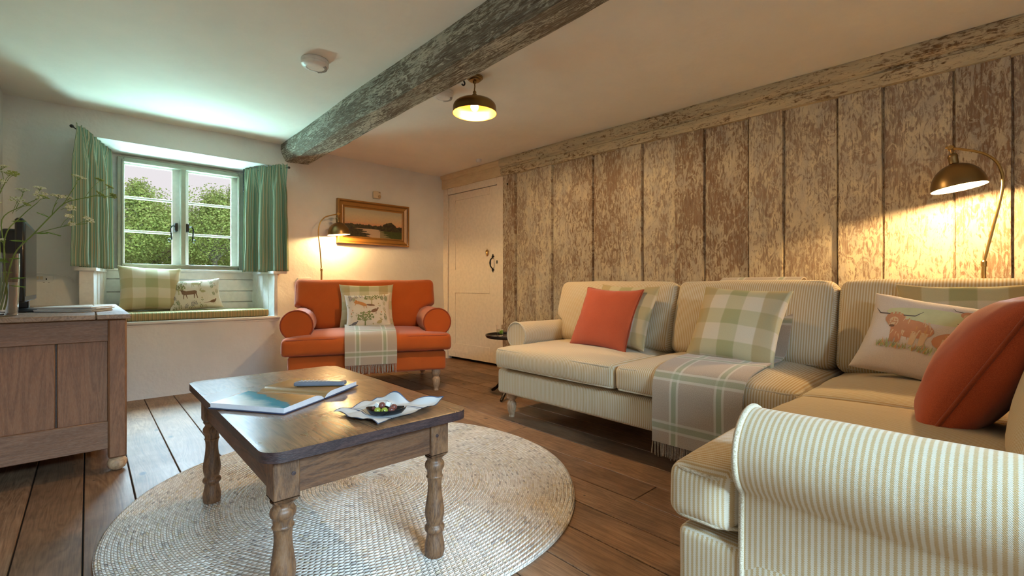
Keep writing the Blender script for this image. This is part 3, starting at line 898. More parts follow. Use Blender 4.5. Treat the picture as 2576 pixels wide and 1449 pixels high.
# seat cushions
def tdef(axis, lim, sgn, front_axis, fr, fs):
    """pull the part of a cushion behind the arm front in to the arm's inner face"""
    def f(q):
        q = Vector(q); over = (q[axis]-lim)*sgn
        if over > 0:
            t = (q[front_axis]-fr)*fs/.05+.5
            t = max(0, min(1, t)); t = t*t*(3-2*t)
            q[axis] = lim+sgn*over*(1-t)
        return q
    return f
T1 = Matrix.Translation((2.43, 1.905, .412))
cushion_part(sofa, 'seat_cushion', (.40, .478, .064), .03, T1, (.012, .006, .045, .0), STRIPE, PIPE, 'y', tdef(1, 2.265-1.905, 1, 0, 2.20-2.43, 1), seed=1)
T2 = Matrix.Translation((2.43, .995, .412))
cushion_part(sofa, 'seat_cushion', (.40, .425, .064), .03, T2, (.014, .006, .055, .0), STRIPE, PIPE, 'y', seed=2)
T3 = Matrix.Translation((1.522, .165, .415))
cushion_part(sofa, 'seat_cushion', (.497, .40, .062), .03, T3, (.006, .012, .055, .0), STRIPE, PIPE, 'x', tdef(0, 1.175-1.522, -1, 1, .40-.165, -1), seed=3, rad=.0045)
T4 = Matrix.Translation((2.435, .160, .415))
cushion_part(sofa, 'seat_cushion', (.41, .405, .062), .03, T4, (.006, .006, .050, .0), STRIPE, PIPE, 'x', seed=4)
# back cushions facing the room
def bdef(lim, sgn, zc):
    def f(q):                       # local z = towards the room, x = up
        q = Vector(q); over = (q.y-lim)*sgn
        if over > 0 and q.x < zc:
            t = max(0, min(1, (zc-q.x)/.07)); q.y = lim+sgn*over*(1-t)
        return q
    return f
lean = R(17)
def back_M(y, z, x, ang=lean):
    # local x -> up (leaning), local y -> world y, local z -> towards -x
    up = Vector((math.sin(ang), 0, math.cos(ang))); out = Vector((-math.cos(ang), 0, math.sin(ang)))
    return axes(up, (0, 1, 0), out, (x, y, z))
for (y0, y1, lim, seed) in ((1.425, 2.375, 2.27, 5), (.585, 1.415, None, 6), (-.22, .575, None, 7)):
    yc, h = (y0+y1)/2, (y1-y0)/2
    df = bdef(lim-yc, 1, -.03) if lim else None
    cushion_part(sofa, 'back_cushion', (.225, h, .085), .05, back_M(yc, .695, 2.725), (.012, .008, .04, .01), STRIPE, PIPE, 'y', df, True, seed, .006, (10, 16, 5))
# back cushions of the near section, facing the window wall
def back_M2(x, y, z, ang=lean):
    up = Vector((0, -math.sin(ang), math.cos(ang))); out = Vector((0, math.cos(ang), math.sin(ang)))
    return axes((1, 0, 0), up, out, (x, y, z)) @ Matrix.Identity(4)
for (x0, x1, seed) in ((1.19, 1.90, 8), (1.91, 2.60, 9)):
    cushion_part(sofa, 'back_cushion', ((x1-x0)/2, .225, .08), .05, back_M2((x0+x1)/2, -.135, .695), (.006, .01, .035, .01), STRIPE, PIPE, 'x', None, True, seed, .005, (14, 10, 5))
# arms
AM = axes((-1, 0, 0), (0, 1, 0), (0, 0, 1), (3.0, 0, 0))
rolled_arm(sofa, .80, 2.350, .552, .090, 2.392, .19, AM, STRIPE, PIPE, inner=2.262)
AM2 = axes((0, 1, 0), (-1, 0, 0), (0, 0, 1), (0, -.40, 0))
rolled_arm(sofa, .80, -1.092, .535, .094, -1.034, .165, AM2, STRIPE, PIPE, inner=-1.17)
for (x, y) in ((2.145, 2.335), (2.95, 2.33), (1.10, .48), (1.10, -.32), (2.95, -.32)):
    turned_leg(sofa, x, y, .175, .036, LEGW)

# ------------------------------------------------ armchair (local frame, front towards -y)
CH = (1.868, 3.946, 0); CR = R(-23)
chair = thing('armchair', 'wide burnt-orange armchair with rolled arms below the landscape painting', 'armchair', CH, CR)
mb = MB(); softbox(mb, (.615, .44, .082), .025, (.004, .006, 0, 0), (14, 8, 4), 'x', 'x', Matrix.Translation((0, -.02, .265)), 0, .003)
mb.build('base', ORANGE, chair, angle=180, local=True)
mb = MB(); softbox(mb, (.60, .07, .33), .05, (0, .01, .01, 0), (14, 4, 8), 'x', 'x', Matrix.Translation((0, .385, .555)), 0, .003)
mb.build('back_frame', ORANGE, chair, angle=180, local=True)
def cdef(q):
    q = Vector(q)
    over = abs(q.x)-.45
    if over > 0:
        t = max(0, min(1, (q.y-(-.355+.13))/.05+.5)); q.x = math.copysign(.45+over*(1-t), q.x)
    return q
cushion_part(chair, 'seat_cushion', (.655, .37, .068), .035, Matrix.Translation((0, -.13, .42)), (.008, .014, .045, .0), ORANGE, ORANGEP, 'x', cdef, True, 11, .005, (20, 14, 5), .0055, local=True)
def cbdef(q):                        # local y = up, z = front
    q = Vector(q); over = abs(q.x)-.46
    if over > 0 and q.y < .0:
        t = max(0, min(1, (.0-q.y)/.08)); q.x = math.copysign(.46+over*(1-t), q.x)
    # top edge dips in the middle
    q.y -= .018*(1-(q.x/.62)**2)*max(0, q.y/.24)
    return q
a = R(16)
CBM = axes((1, 0, 0), (0, math.sin(a), math.cos(a)), (0, -math.cos(a), math.sin(a)), (0, .225, .715))
cushion_part(chair, 'back_cushion', (.625, .238, .09), .05, CBM, (.006, .014, .05, .01), ORANGE, ORANGEP, 'x', cbdef, True, 12, .006, (20, 12, 5), .0055, local=True)
for sg in (-1, 1):
    M = axes((0, -1, 0), (sg, 0, 0), (0, 0, 1), (0, .40, 0))
    rolled_arm(chair, .775, .555, .584, .117, .585, .20, M, ORANGE, ORANGEP, inner=.452, local=True)
for (x, y) in ((.54, -.40), (-.54, -.40), (.54, .36), (-.54, .36)): turned_leg(chair, x, y, .19, .038, LEGW, True)

# ================================================================== CUSHIONS
def ell(cx, cy, rx, ry, ang=0, n=8):
    c, s = math.cos(ang), math.sin(ang)
    return [(cx+rx*math.cos(t)*c-ry*math.sin(t)*s, cy+rx*math.cos(t)*s+ry*math.sin(t)*c) for t in [2*math.pi*i/n for i in range(n)]]
def line(x0, y0, x1, y1, w, w2=None):
    w2 = w if w2 is None else w2
    dx, dy = x1-x0, y1-y0; L = math.hypot(dx, dy) or 1; nx, ny = -dy/L, dx/L
    return [(x0-nx*w/2, y0-ny*w/2), (x1-nx*w2/2, y1-ny*w2/2), (x1+nx*w2/2, y1+ny*w2/2), (x0+nx*w/2, y0+ny*w/2)]
def xf(polys, cx, cy, s, ang=0, flip=1):
    c, sn = math.cos(ang), math.sin(ang); out = []
    for P, m in polys:
        Q = [((x*flip*c-y*sn)*s+cx, (x*flip*sn+y*c)*s+cy) for x, y in P]
        out.append((Q if flip > 0 else Q[::-1], m))
    return out
def M_sprig(m=1, n=4):
    o = [(line(0, 0, .0, 1, .05, .02), m)]
    for i in range(n):
        y = .2+.75*i/n
        for s in (-1, 1): o.append((ell(s*.17, y+.12, .17, .055, s*R(40) if s > 0 else R(140), 7), m))
    o.append((ell(0, 1.05, .05, .12), m)); return o
def M_tree(m=1, mt=2):
    o = [(line(0, 0, 0, .5, .09, .05), mt)]; rr = random.Random(3)
    for i in range(7):
        a = R(20+140*i/6); x1, y1 = .55*math.cos(a), .45+.5*math.sin(a)
        o.append((line(0, .38, x1, y1, .04, .02), mt))
        for k in range(5):
            q = rr.uniform(.4, 1.1); o.append((ell(x1*q+rr.uniform(-.1, .1), .38+(y1-.38)*q+rr.uniform(-.1, .1), .075, .05, rr.uniform(0, 3), 6), m))
    return o
def M_deer(m=2):
    return [([(-.45, .42), (-.30, .30), (.35, .34), (.50, .42), (.52, .58), (.40, .66), (-.15, .64), (-.38, .78), (-.62, .84), (-.66, .76), (-.50, .70), (-.47, .55)], m),
            (line(-.32, .36, -.36, .0, .07, .04), m), (line(-.18, .36, -.12, .02, .07, .04), m), (line(.36, .40, .30, .02, .08, .04), m), (line(.46, .42, .52, .0, .08, .04), m),
            (line(-.50, .82, -.64, 1.18, .055, .04), m), (line(-.45, .82, -.26, 1.22, .055, .04), m), (line(-.58, 1.0, -.78, 1.14, .045, .03), m), (line(-.38, 1.0, -.18, 1.06, .045, .03), m), (line(-.61, 1.08, -.52, 1.26, .045, .03), m)]
def M_fox(m=3):
    return [([(-.6, .50), (-.48, .40), (-.2, .34), (.15, .18), (.35, .22), (.30, .36), (-.05, .56), (-.35, .64), (-.45, .74), (-.52, .62)], m),
            (ell(.62, .26, .32, .08, R(-8)), 2), (line(-.42, .42, -.52, .25, .06, .03), m), (line(.12, .24, .12, .0, .06, .03), m), (line(.26, .24, .34, .0, .06, .03), m)]
def M_bird(m=2):
    return [(ell(0, .3, .28, .14, R(20), 12), m), (ell(.28, .50, .08, .06), m), (line(.2, .36, .28, .5, .12, .08), m), (line(-.2, .24, -.75, .12, .09, .02), m), (line(.02, .2, .04, .0, .025), m), (line(.12, .22, .14, .02, .025), m)]
def M_rabbit(m=4):
    return [(ell(0, .22, .24, .17, 0, 12), m), (ell(-.25, .36, .11, .09), m), (ell(-.16, .52, .035, .13, R(-15)), m), (ell(-.24, .53, .035, .13, R(10)), m), (ell(.24, .2, .06, .06), 0 if False else m)]
def M_flower(m=1, mf=4):
    return [(line(0, 0, 0, .7, .04, .03), m), (ell(-.12, .35, .14, .05, R(140)), m), (ell(.12, .3, .14, .05, R(40)), m), (ell(0, .8, .12, .12), mf), (ell(0, .8, .05, .05), 3)]

def pillow(name, label, cat, w, h, t, mats, loc, tilt, yaw, roll=0, group=None, motifs=None, pipe=None, seed=0, pinch=.095, wr=.006):
    def S(u, v, side):
        pu = 1-pinch*(1-v*v)*abs(u)**3; pv = 1-pinch*(1-u*u)*abs(v)**3
        f = max(0, (1-u*u)*(1-v*v))**.40
        q = Vector((w/2*u*pu, side*t/2*f, h/2*v*pv))
        nz = noise.noise_vector(Vector((u*2.2+seed, v*2.2, side+seed*3)))*wr
        cr = noise.noise(Vector((u*7+seed, v*3, 4)))*wr*.6*(abs(u)**2)
        q += Vector((nz.x*.6, side*(nz.y+cr)*min(1, f*1.5), nz.z*.6))
        q.z += h/2
        return q
    n = 26; mb = MB(); V = []; F = []; U = []
    g = [math.sin(math.pi/2*(2*i/n-1)*.96)/math.sin(math.pi/2*.96) for i in range(n+1)]
    ids = {}
    for side in (-1, 1):
        for i in range(n+1):
            for j in range(n+1):
                edge = i in (0, n) or j in (0, n)
                if edge and side == 1: ids[side, i, j] = ids[-1, i, j]; continue
                ids[side, i, j] = len(V); V.append(S(g[i], g[j], side if not edge else -1))
    for side in (-1, 1):
        for i in range(n):
            for j in range(n):
                q = [(i, j), (i+1, j), (i+1, j+1), (i, j+1)]
                if side == 1: q.reverse()
                F.append([ids[side, a, b] for a, b in q]); U.append([((g[a]+1)*w/2, (g[b]+1)*h/2) for a, b in q])
    mb.add(V, F, 0, U)
    lay = 0
    for P, m in (motifs or []):
        lay += 1; Q = []
        for i in range(len(P)):                     # outline with short edges, filled by shrinking rings
            a, b = P[i], P[(i+1) % len(P)]; m_ = max(1, int(math.dist(a, b)/.011))
            for k in range(m_): Q.append((a[0]+(b[0]-a[0])*k/m_, a[1]+(b[1]-a[1])*k/m_))
        cx_, cy_ = sum(p[0] for p in Q)/len(Q), sum(p[1] for p in Q)/len(Q)
        big = max(math.dist(p, (cx_, cy_)) for p in Q); nr_ = 1 if big < .008 else max(2, int(big/.010))
        pts2 = [(cx_+(x-cx_)*(1-k/nr_), cy_+(y-cy_)*(1-k/nr_)) for k in range(nr_) for x, y in Q]+[(cx_, cy_)]
        L_ = len(Q); fc = []
        for k in range(nr_-1):
            for i in range(L_): fc.append([k*L_+i, k*L_+(i+1) % L_, (k+1)*L_+(i+1) % L_, (k+1)*L_+i])
        for i in range(L_): fc.append([(nr_-1)*L_+i, (nr_-1)*L_+(i+1) % L_, nr_*L_])
        vs = []; ok = True
        for px_, py_ in pts2:
            u, v = px_/(w/2), py_/(h/2)
            if abs(u) > .985 or abs(v) > .985: ok = False
            u = max(-.98, min(.98, u)); v = max(-.98, min(.98, v))
            p = S(u, v, -1); e = .01
            nn = (S(u+e, v, -1)-p).cross(S(u, v+e, -1)-p); nn.normalize()
            if nn.y > 0: nn = -nn
            vs.append(p+nn*(.0010+lay*.000014))
        if ok: mb.add(vs, fc, m)
    o = mb.build(name, mats, origin=(0, 0, 0), angle=180)
    o.location = loc; o.rotation_euler = (-tilt, roll, yaw)
    tag(o, label, cat, group)
    if pipe:
        mb = MB(); K = 15
        e = [(-1+2*i/K, -1) for i in range(K)]+[(1, -1+2*i/K) for i in range(K)]+[(1-2*i/K, 1) for i in range(K)]+[(-1, 1-2*i/K) for i in range(K)]
        tube(mb, [S(a, b, -1) for a, b in e], .0055, 7, True)
        mb.build('piping', pipe, o, angle=180, local=True)
    return o
INK_G = m_plain('print_olive', C(126, 132, 82), .9); INK_B = m_plain('print_brown', C(126, 92, 68), .9)
INK_F = m_plain('print_russet', C(196, 134, 78), .9); INK_T = m_plain('print_taupe', C(176, 164, 120), .9); INK_S = m_plain('print_slate', C(104, 100, 104), .9)
PRINT = [LINEN, INK_G, INK_B, INK_F, INK_T, INK_S]
def woodland(seed, deer=False):
    rr = random.Random(seed); o = []
    if deer:
        o += xf(M_deer(2), -.05, -.055, .115); o += xf(M_deer(4), .015, .05, .075, 0, -1)
        o += xf(M_bird(2), .12, -.115, .09); o += xf(M_rabbit(4), .055, -.01, .075); o += xf(M_tree(1, 4), -.125, -.01, .10)
        used = [(-.045, -.01, .075), (.02, .08, .05), (.12, -.09, .05), (.055, .01, .04), (-.125, .04, .06)]
    else:
        o += xf(M_tree(1, 4), .03, .050, .12); o += xf(M_fox(3), -.05, .02, .115); o += xf(M_bird(2), .05, -.035, .105)
        o += xf(M_tree(1, 1), -.03, -.14, .13); o += xf(M_rabbit(4), .095, -.125, .09, R(15), -1); o += xf(M_bird(5), -.12, -.135, .09)
        used = [(.03, .10, .06), (-.045, .05, .055), (.045, .0, .05), (-.03, -.08, .06), (.095, -.1, .045), (-.12, -.11, .05)]
    for _ in range(400):
        x, y = rr.uniform(-.165, .165), rr.uniform(-.15, .14)
        if all(math.hypot(x-a, y-b) > c+.016 for a, b, c in used):
            k = rr.choice([M_sprig(1), M_sprig(1, 3), M_flower(1, 4), M_sprig(5, 3), M_flower(1, 3), M_sprig(4)])
            o += xf(k, x, y-.018, rr.uniform(.036, .05), rr.uniform(-.5, .5)); used.append((x, y, .018))
    return o
# window seat
pillow('cushion', 'large sage check cushion standing at the left end of the window seat', 'cushion', .44, .40, .17, [CHECK], (.395, 4.90, .682), R(20), R(4), R(2), seed=1)
pillow('cushion', 'small woodland print cushion with a stag, leaning on the window seat', 'cushion', .40, .29, .12, PRINT, (.715, 4.87, .683), R(24), R(-3), R(-5), motifs=woodland(4, True), seed=2)
# armchair
def cl(x, y, z):
    c, s = math.cos(CR), math.sin(CR); return (CH[0]+x*c-y*s, CH[1]+x*s+y*c, z)
pillow('cushion', 'sage check cushion at the back of the orange armchair', 'cushion', .48, .44, .13, [CHECK], cl(-.01, -.04, .495), R(20), CR, seed=3)
pillow('cushion', 'woodland print cushion with a running fox, in front on the orange armchair', 'cushion', .39, .325, .12, PRINT, cl(.0, -.155, .51), R(17), CR, R(-2), motifs=woodland(9), seed=4)
# sofa
pillow('cushion', 'plain burnt-orange square cushion at the far end of the striped sofa', 'cushion', .43, .42, .14, [ORANGE2], (2.345, 1.775, .50), R(26), R(-90), R(2), pipe=ORANGEP, seed=5)
pillow('cushion', 'sage check cushion tucked behind the square orange one on the sofa', 'cushion', .43, .42, .12, [CHECK], (2.43, 1.70, .515), R(23), R(-90), R(2), seed=6)
pillow('cushion', 'sage check cushion resting on the throw in the middle of the sofa', 'cushion', .44, .42, .15, [CHECK], (2.34, .97, .51), R(27), R(-92), R(3), seed=7)
COW = m_fabric('cow_cushion_linen', C(222, 208, 196), C(196, 182, 168), 900)
INK_R = m_plain('print_rust', C(202, 142, 104), .9); INK_C = m_plain('print_cream_hair', C(222, 190, 150), .9); INK_Y = m_plain('print_meadow', C(168, 172, 108), .9); INK_H = m_plain('print_horn', C(110, 100, 96), .9); INK_P = m_plain('print_pale_green', C(206, 206, 160), .9)
def cows():
    rr = random.Random(2); o = []
    def cow(cx, cy, s, lying=False, flip=1):
        P = []
        P.append((ell(.25, .42, .48, .26, R(-4), 18), 1))
        if not lying:
            for x in (-.12, .02, .36, .56): P.append((line(x, .35, x+rr.uniform(-.03, .03), -.02, .16, .10), 1 if x < .3 else 2))
        P.append((ell(-.18, .66, .24, .20, 0, 14), 1)); P.append((ell(-.20, .56, .12, .15, 0, 12), 2)); P.append((ell(-.2, .44, .07, .04), 5))
        for i in range(46):
            x, y = rr.uniform(-.4, .68), rr.uniform(.2, .82)
            if (x-.15)**2/.3+(y-.5)**2/.10 < 1: P.append((line(x, y, x+rr.uniform(-.05, .05), y-.14, .03, .01), rr.choice([1, 2, 2, 6])))
        for s2 in (-1, 1):
            P.append((line(-.18+s2*.16, .78, -.18+s2*.42, .80, .035, .03), 4)); P.append((line(-.18+s2*.42, .80, -.18+s2*.56, .95, .03, .012), 4))
        return xf(P, cx, cy, s, 0, flip)
    o.append((ell(.0, .085, .20, .035, 0, 20), 7))
    o += cow(-.13, -.050, .155); o += cow(.075, .055, .09, True); o += cow(.10, -.085, .16, True, -1)
    for i in range(150):
        x = rr.uniform(-.19, .2); y = -.07+rr.uniform(-.012, .006)-.02*(x+.1)
        o.append((line(x, y, x+rr.uniform(-.01, .01), y+rr.uniform(.012, .028), .004, .001), rr.choice([3, 3, 7, 6])))
    return o
INK_O = m_plain('print_orange_hair', C(212, 156, 100), .9)
pillow('cushion', 'oblong linen cushion printed with shaggy cows, in the corner of the sofa', 'cushion', .54, .36, .13, [COW, INK_R, INK_C, INK_Y, INK_H, INK_B, INK_O, INK_P], (2.40, .225, .513), R(28), R(-99), R(8), motifs=cows(), seed=8)
pillow('cushion', 'sage check cushion behind the oblong cow cushion in the sofa corner', 'cushion', .52, .44, .10, [CHECK], (2.535, .085, .49), R(16), R(-91), R(-2), seed=9)
pillow('cushion', 'large plump burnt-orange cushion seen edge-on behind the near sofa arm', 'cushion', .46, .445, .20, [ORANGE2], (1.865, .165, .475), R(28), R(180), 0, pipe=ORANGEP, seed=10, wr=.008)

# ================================================================== THROWS
def throw(name, label, path, wdt, M, parent_loc, fr_len, seed=0, local_rz=0, waver=.004):
    """path: (x, z) polyline in local frame, cloth spans local y; ends in a fringe"""
    P = []
    for i in range(len(path)-1):
        a, b = path[i], path[i+1]; m = max(1, int(math.dist(a, b)/.02))
        for k in range(m): P.append((a[0]+(b[0]-a[0])*k/m, a[1]+(b[1]-a[1])*k/m))
    P.append(path[-1])
    for _ in range(3): P = [P[0]]+[tuple((P[i-1][c]+2*P[i][c]+P[i+1][c])/4 for c in (0, 1)) for i in range(1, len(P)-1)]+[P[-1]]
    n = 22; s = 0; S_ = [0]
    for i in range(1, len(P)): s += math.dist(P[i], P[i-1]); S_.append(s)
    rows = []; nrm = []
    for i, p in enumerate(P):
        a, b = P[max(0, i-1)], P[min(len(P)-1, i+1)]
        t = Vector((b[0]-a[0], b[1]-a[1])).normalized(); nrm.append((-t.y, t.x))
    V = []; F = []; U = []
    def pos(i, j, off=0):
        y = -wdt/2+wdt*j/n; p = P[i]; w = noise.noise(Vector((y*9+seed, S_[i]*2.5, seed)))*waver*(.3+S_[i]/s)
        o = w+off; q = (p[0]+nrm[i][0]*o, y*(1-.02*S_[i]/s)+noise.noise(Vector((S_[i]*3, seed+j*.05, 1)))*.006, p[1]+nrm[i][1]*o)
        return q
    th = .007
    N1 = len(P)*(n+1)
    for off in (0, th):
        for i in range(len(P)):
            for j in range(n+1): V.append(pos(i, j, off))
    for i in range(len(P)-1):
        for j in range(n):
            q = [i*(n+1)+j, (i+1)*(n+1)+j, (i+1)*(n+1)+j+1, i*(n+1)+j+1]
            uv = [(wdt*(t % (n+1))/n, S_[t//(n+1)]) for t in q]
            F.append(q); U.append(uv); F.append([t+N1 for t in q][::-1]); U.append(uv[::-1])
    for i in range(len(P)-1):
        for j in (0, n):
            a, b = i*(n+1)+j, (i+1)*(n+1)+j
            F.append([a, b, b+N1, a+N1]); U.append([(wdt*j/n, S_[i]), (wdt*j/n, S_[i+1])]+[(wdt*j/n, S_[i+1]), (wdt*j/n, S_[i])])
    for i in (0, len(P)-1):
        for j in range(n):
            a, b = i*(n+1)+j, i*(n+1)+j+1
            F.append([a, b, b+N1, a+N1]); U.append([(wdt*j/n, S_[i])]*4)
    mb = MB(); mb.add(V, F, 0, U, M)
    o = mb.build(name, THROW, origin=parent_loc, angle=60)
    tag(o, label, 'throw')
    mb = MB(); rr = random.Random(seed); k = int(wdt/.0075)
    for i in range(k):
        jf = (i+.5)/k*n; base = Vector(pos(len(P)-1, min(n, jf), th/2)); L = fr_len*rr.uniform(.8, 1.05)
        sway = rr.uniform(-.006, .006); sx = rr.uniform(-.004, .004)
        pts = [base+Vector((sx*t*t*2, sway*math.sin(t*2.2), -L*t)) for t in (0, .3, .6, .85, 1)]
        tube(mb, pts, [.0022, .0028, .0030, .0030, .0020], 5, False, 0, M)
    fo = mb.build('fringe', FRINGE, o, local=False)
    for v in fo.data.vertices: pass
    return o
# striped sofa: from the back cushion, over the seat, down the front (local x = towards the room)
MS = axes((-1, 0, 0), (0, 1, 0), (0, 0, 1), (0, .965, 0))
throw('throw_blanket', 'taupe plaid wool throw with sage lines, draped over the middle of the striped sofa', [(-2.86, .78), (-2.87, .93), (-2.82, .947), (-2.765, .935), (-2.70, .885), (-2.63, .76), (-2.555, .60), (-2.52, .545), (-2.45, .535), (-2.30, .532), (-2.15, .52), (-2.05, .500), (-2.010, .478), (-1.998, .44), (-1.995, .35), (-1.992, .16)], .42, MS, (2.0, .965, .16), .07, 3)
# armchair: over the seat and down the front, local x = front
MC = Matrix.Translation((0, 0, 0)) @ (Matrix.Translation(CH) @ Matrix.Rotation(CR, 4, 'Z') @ axes((0, -1, 0), (1, 0, 0), (0, 0, 1), (0.0, 0, 0)))
throw('throw_blanket', 'taupe plaid wool throw with sage lines, hanging from the seat of the orange armchair', [(-.10, .545), (.05, .550), (.25, .546), (.38, .532), (.46, .512), (.505, .492), (.522, .46), (.526, .38), (.522, .27)], .405, MC, cl(0, -.52, .2), .075, 8)

# ================================================================== COFFEE TABLE
tb = thing('coffee_table', 'square-topped old oak coffee table with turned legs, standing on the round jute rug', 'coffee table', (.615, 1.76, 0))
mb = MB(); TX0, TX1, TY0, TY1 = .306, .915, 1.195, 2.325; cx, cy = (TX0+TX1)/2, (TY0+TY1)/2
ol = [(x+cx, y+cy) for x, y in rrect((TX1-TX0)/2, (TY1-TY0)/2, .05, 8, 24)]
oi = [(x+cx, y+cy) for x, y in rrect((TX1-TX0)/2-.006, (TY1-TY0)/2-.006, .046, 8, 24)]
n = len(ol)
def ring(pts, z): return [(x, y, z) for x, y in pts]
ringsz = [(oi, .471), (ol, .474), (ol, .484), (oi, .498)] if len(oi) == n else [(ol, .471), (ol, .476), (ol, .484), (ol, .498)]
V = [p for r_, z in ringsz for p in ring(r_, z)]; F = []; mats = []
for k in range(3):
    for i in range(n): F.append([k*n+i, k*n+(i+1) % n, (k+1)*n+(i+1) % n, (k+1)*n+i]); mats.append(1)
F.append(list(range(n))[::-1]); mats.append(1)
sc = [(cx+(x-cx)*.93, cy+(y-cy)*.95) for x, y in ol]
V += ring([(cx+(x-cx)*.96, cy+(y-cy)*.98) for x, y in ol], .5); b = 4*n
for i in range(n): F.append([3*n+i, 3*n+(i+1) % n, b+(i+1) % n, b+i]); mats.append(0)
F.append([b+i for i in range(n)]); mats.append(0)
mb.add(V, F, mats)
mb.build('table_top', [TABLETOP, TEDGE], tb, angle=30)
LX = (.376, .842); LY = (1.292, 2.228)
for a, b, m in (((LX[0]+.03, 1.272, .358), (LX[1]-.03, 1.292, .473), TABLEH), ((LX[0]+.03, 2.228, .358), (LX[1]-.03, 2.248, .473), TABLEH), ((LX[0]-.022, 1.32, .358), (LX[0]-.002, 2.20, .473), TABLEHY), ((LX[1]+.002, 1.32, .358), (LX[1]+.022, 2.20, .473), TABLEHY)):
    mb = MB(); box(mb, a, b, .002); mb.build('apron', m, tb)
legp = [(.0315, .342), (.026, .334), (.0245, .326), (.030, .318), (.032, .309), (.0305, .300), (.0255, .292), (.0245, .280), (.0250, .273), (.0275, .270), (.0250, .266), (.0228, .255), (.0222, .235), (.0245, .205), (.0295, .170), (.0318, .148), (.0300, .130), (.0262, .112), (.0258, .107), (.0320, .098), (.0322, .088), (.0265, .080), (.0250, .074), (.0262, .066), (.0300, .045), (.0325, .028), (.0320, .012), (.0300, .002), (.0295, 0)]
legp = [(r_, z*.955+.0155 if z > 0 else .0145) for r_, z in legp]
for x in LX:
    for y in LY:
        mb = MB(); box(mb, (x-.0325, y-.0325, .352), (x+.0325, y+.0325, .473), .003)
        V = [(x+sx*.0325, y+sy*.0325, .352) for sx, sy in ((-1, -1), (1, -1), (1, 1), (-1, 1))]+[(x+sx*.021, y+sy*.021, .338) for sx, sy in ((-1, -1), (1, -1), (1, 1), (-1, 1))]
        mb.add(V, [[0, 1, 5, 4], [1, 2, 6, 5], [2, 3, 7, 6], [3, 0, 4, 7], [4, 5, 6, 7]])
        lathe(mb, spline(legp[::-1], 2), 28, Matrix.Translation((x, y, 0)))
        lg = mb.build('leg', TABLEW, tb)
        mb = MB()
        sx = 1 if x < .6 else -1
        Mp = Mx((x+sx*.016 if x < .6 else x-.012, y-.0335 if y < 1.7 else y+.0335, .415), rx=R(90) if y < 1.7 else R(-90))
        lathe(mb, [(.0055, -.004), (.0055, .0008), (0, .0012)], 10, Mp); mb.build('peg', TEDGE, lg)

# rug
rug = MB(); V = [(0, 0, .016)]; F = []; w = .0165; K = 200; rings_ = []
R0 = .93; nr = int(R0/w)
prof = []
for k in range(nr):
    r0 = k*w
    for t in (.06, .3, .5, .7, .94):
        prof.append((r0+t*w, .0105+.0045*math.sin(math.pi*t)))
prof += [(R0+.001, .008), (R0, .003), (R0-.004, 0.0005)]
V = []
for (r_, z) in prof:
    for i in range(K):
        a = 2*math.pi*i/K; e = 1+.006*math.sin(3*a+1)+.004*math.sin(7*a) if r_ > .5 else 1
        V.append((r_*e*math.cos(a), r_*e*math.sin(a), z))
for k in range(len(prof)-1):
    for i in range(K): F.append([k*K+i, k*K+(i+1) % K, (k+1)*K+(i+1) % K, (k+1)*K+i][::-1])
F.append([i for i in range(K)])
rug.add(V, F)
o = rug.build('braided_rug', m_rug('braided_jute', 0, 0), origin=(0, 0, 0), local=True, angle=180)
o.location = (.945, 1.985, 0); o.rotation_euler = (0, 0, R(20))
tag(o, 'large round braided natural jute rug under the coffee table', 'rug')

# ---------------------------------------------------------------- on the table
def m_photo(name, stops, ang, sc=3):
    m, nt, b = newmat(name, .25); co = MAPP(nt, COORD(nt, 'UV'), (1, 1, 1), (.4 if ang == R(35) else 0, 0, 0), (0, 0, ang))
    x = SEP(nt, co)[0]; nz = NOISE(nt, co, sc, 5, .6); f = MA(nt, 'ADD', x, MA(nt, 'MULTIPLY', MA(nt, 'SUBTRACT', nz, .5), .35))
    c = RAMP(nt, f, stops); c = MIX(nt, RAMP(nt, NOISE(nt, MAPP(nt, co, (3, 20, 1)), 6, 5, .7), [(.35, .0), (.7, .35)]), c, C(90, 76, 50))
    sky = RAMP(nt, f, stops)
    c = MIX(nt, RAMP(nt, f, [(.50, 0.0), (.56, 1.0)]), sky, c)
    setc(nt, b, c); return m
PAPER = m_plain('book_paper', C(226, 230, 238), .5); NAVY = m_plain('book_cover_navy', C(44, 54, 84), .35)
PH1 = m_photo('coast_photo', [(0, C(228, 232, 236)), (.22, C(190, 214, 224)), (.40, C(30, 140, 176)), (.53, C(20, 128, 160)), (.56, C(150, 122, 84)), (.8, C(170, 130, 70)), (1, C(210, 160, 100))], R(35))
PH2 = m_photo('coast_photo_right', [(0, C(150, 116, 70)), (.3, C(176, 134, 74)), (.5, C(120, 96, 60)), (.7, C(186, 150, 110)), (1, C(222, 222, 224))], R(40))
bk = thing('open_book', 'open hardback picture book with a turquoise coast photograph, on the coffee table', 'book', (.535, 1.755, .5), R(33.4))
H2, WPG = .140, .196
mb = MB(); box(mb, (-.202, -.145, .0005), (-.006, .145, .0040), .001, 0); mb.build('cover', NAVY, bk, local=True)
mb = MB()
V = []; 
for i in range(9):
    x = .004+.198*i/8; z = .001+.005*(i/8)
    V += [(x, -.145, z), (x, .145, z), (x, .145, z+.003), (x, -.145, z+.003)]
F = []
for i in range(8):
    for k in range(4): F.append([i*4+k, (i+1)*4+k, (i+1)*4+(k+1) % 4, i*4+(k+1) % 4])
F += [[0, 1, 2, 3], [35, 34, 33, 32]]
mb.add(V, F); mb.build('cover', NAVY, bk, local=True)
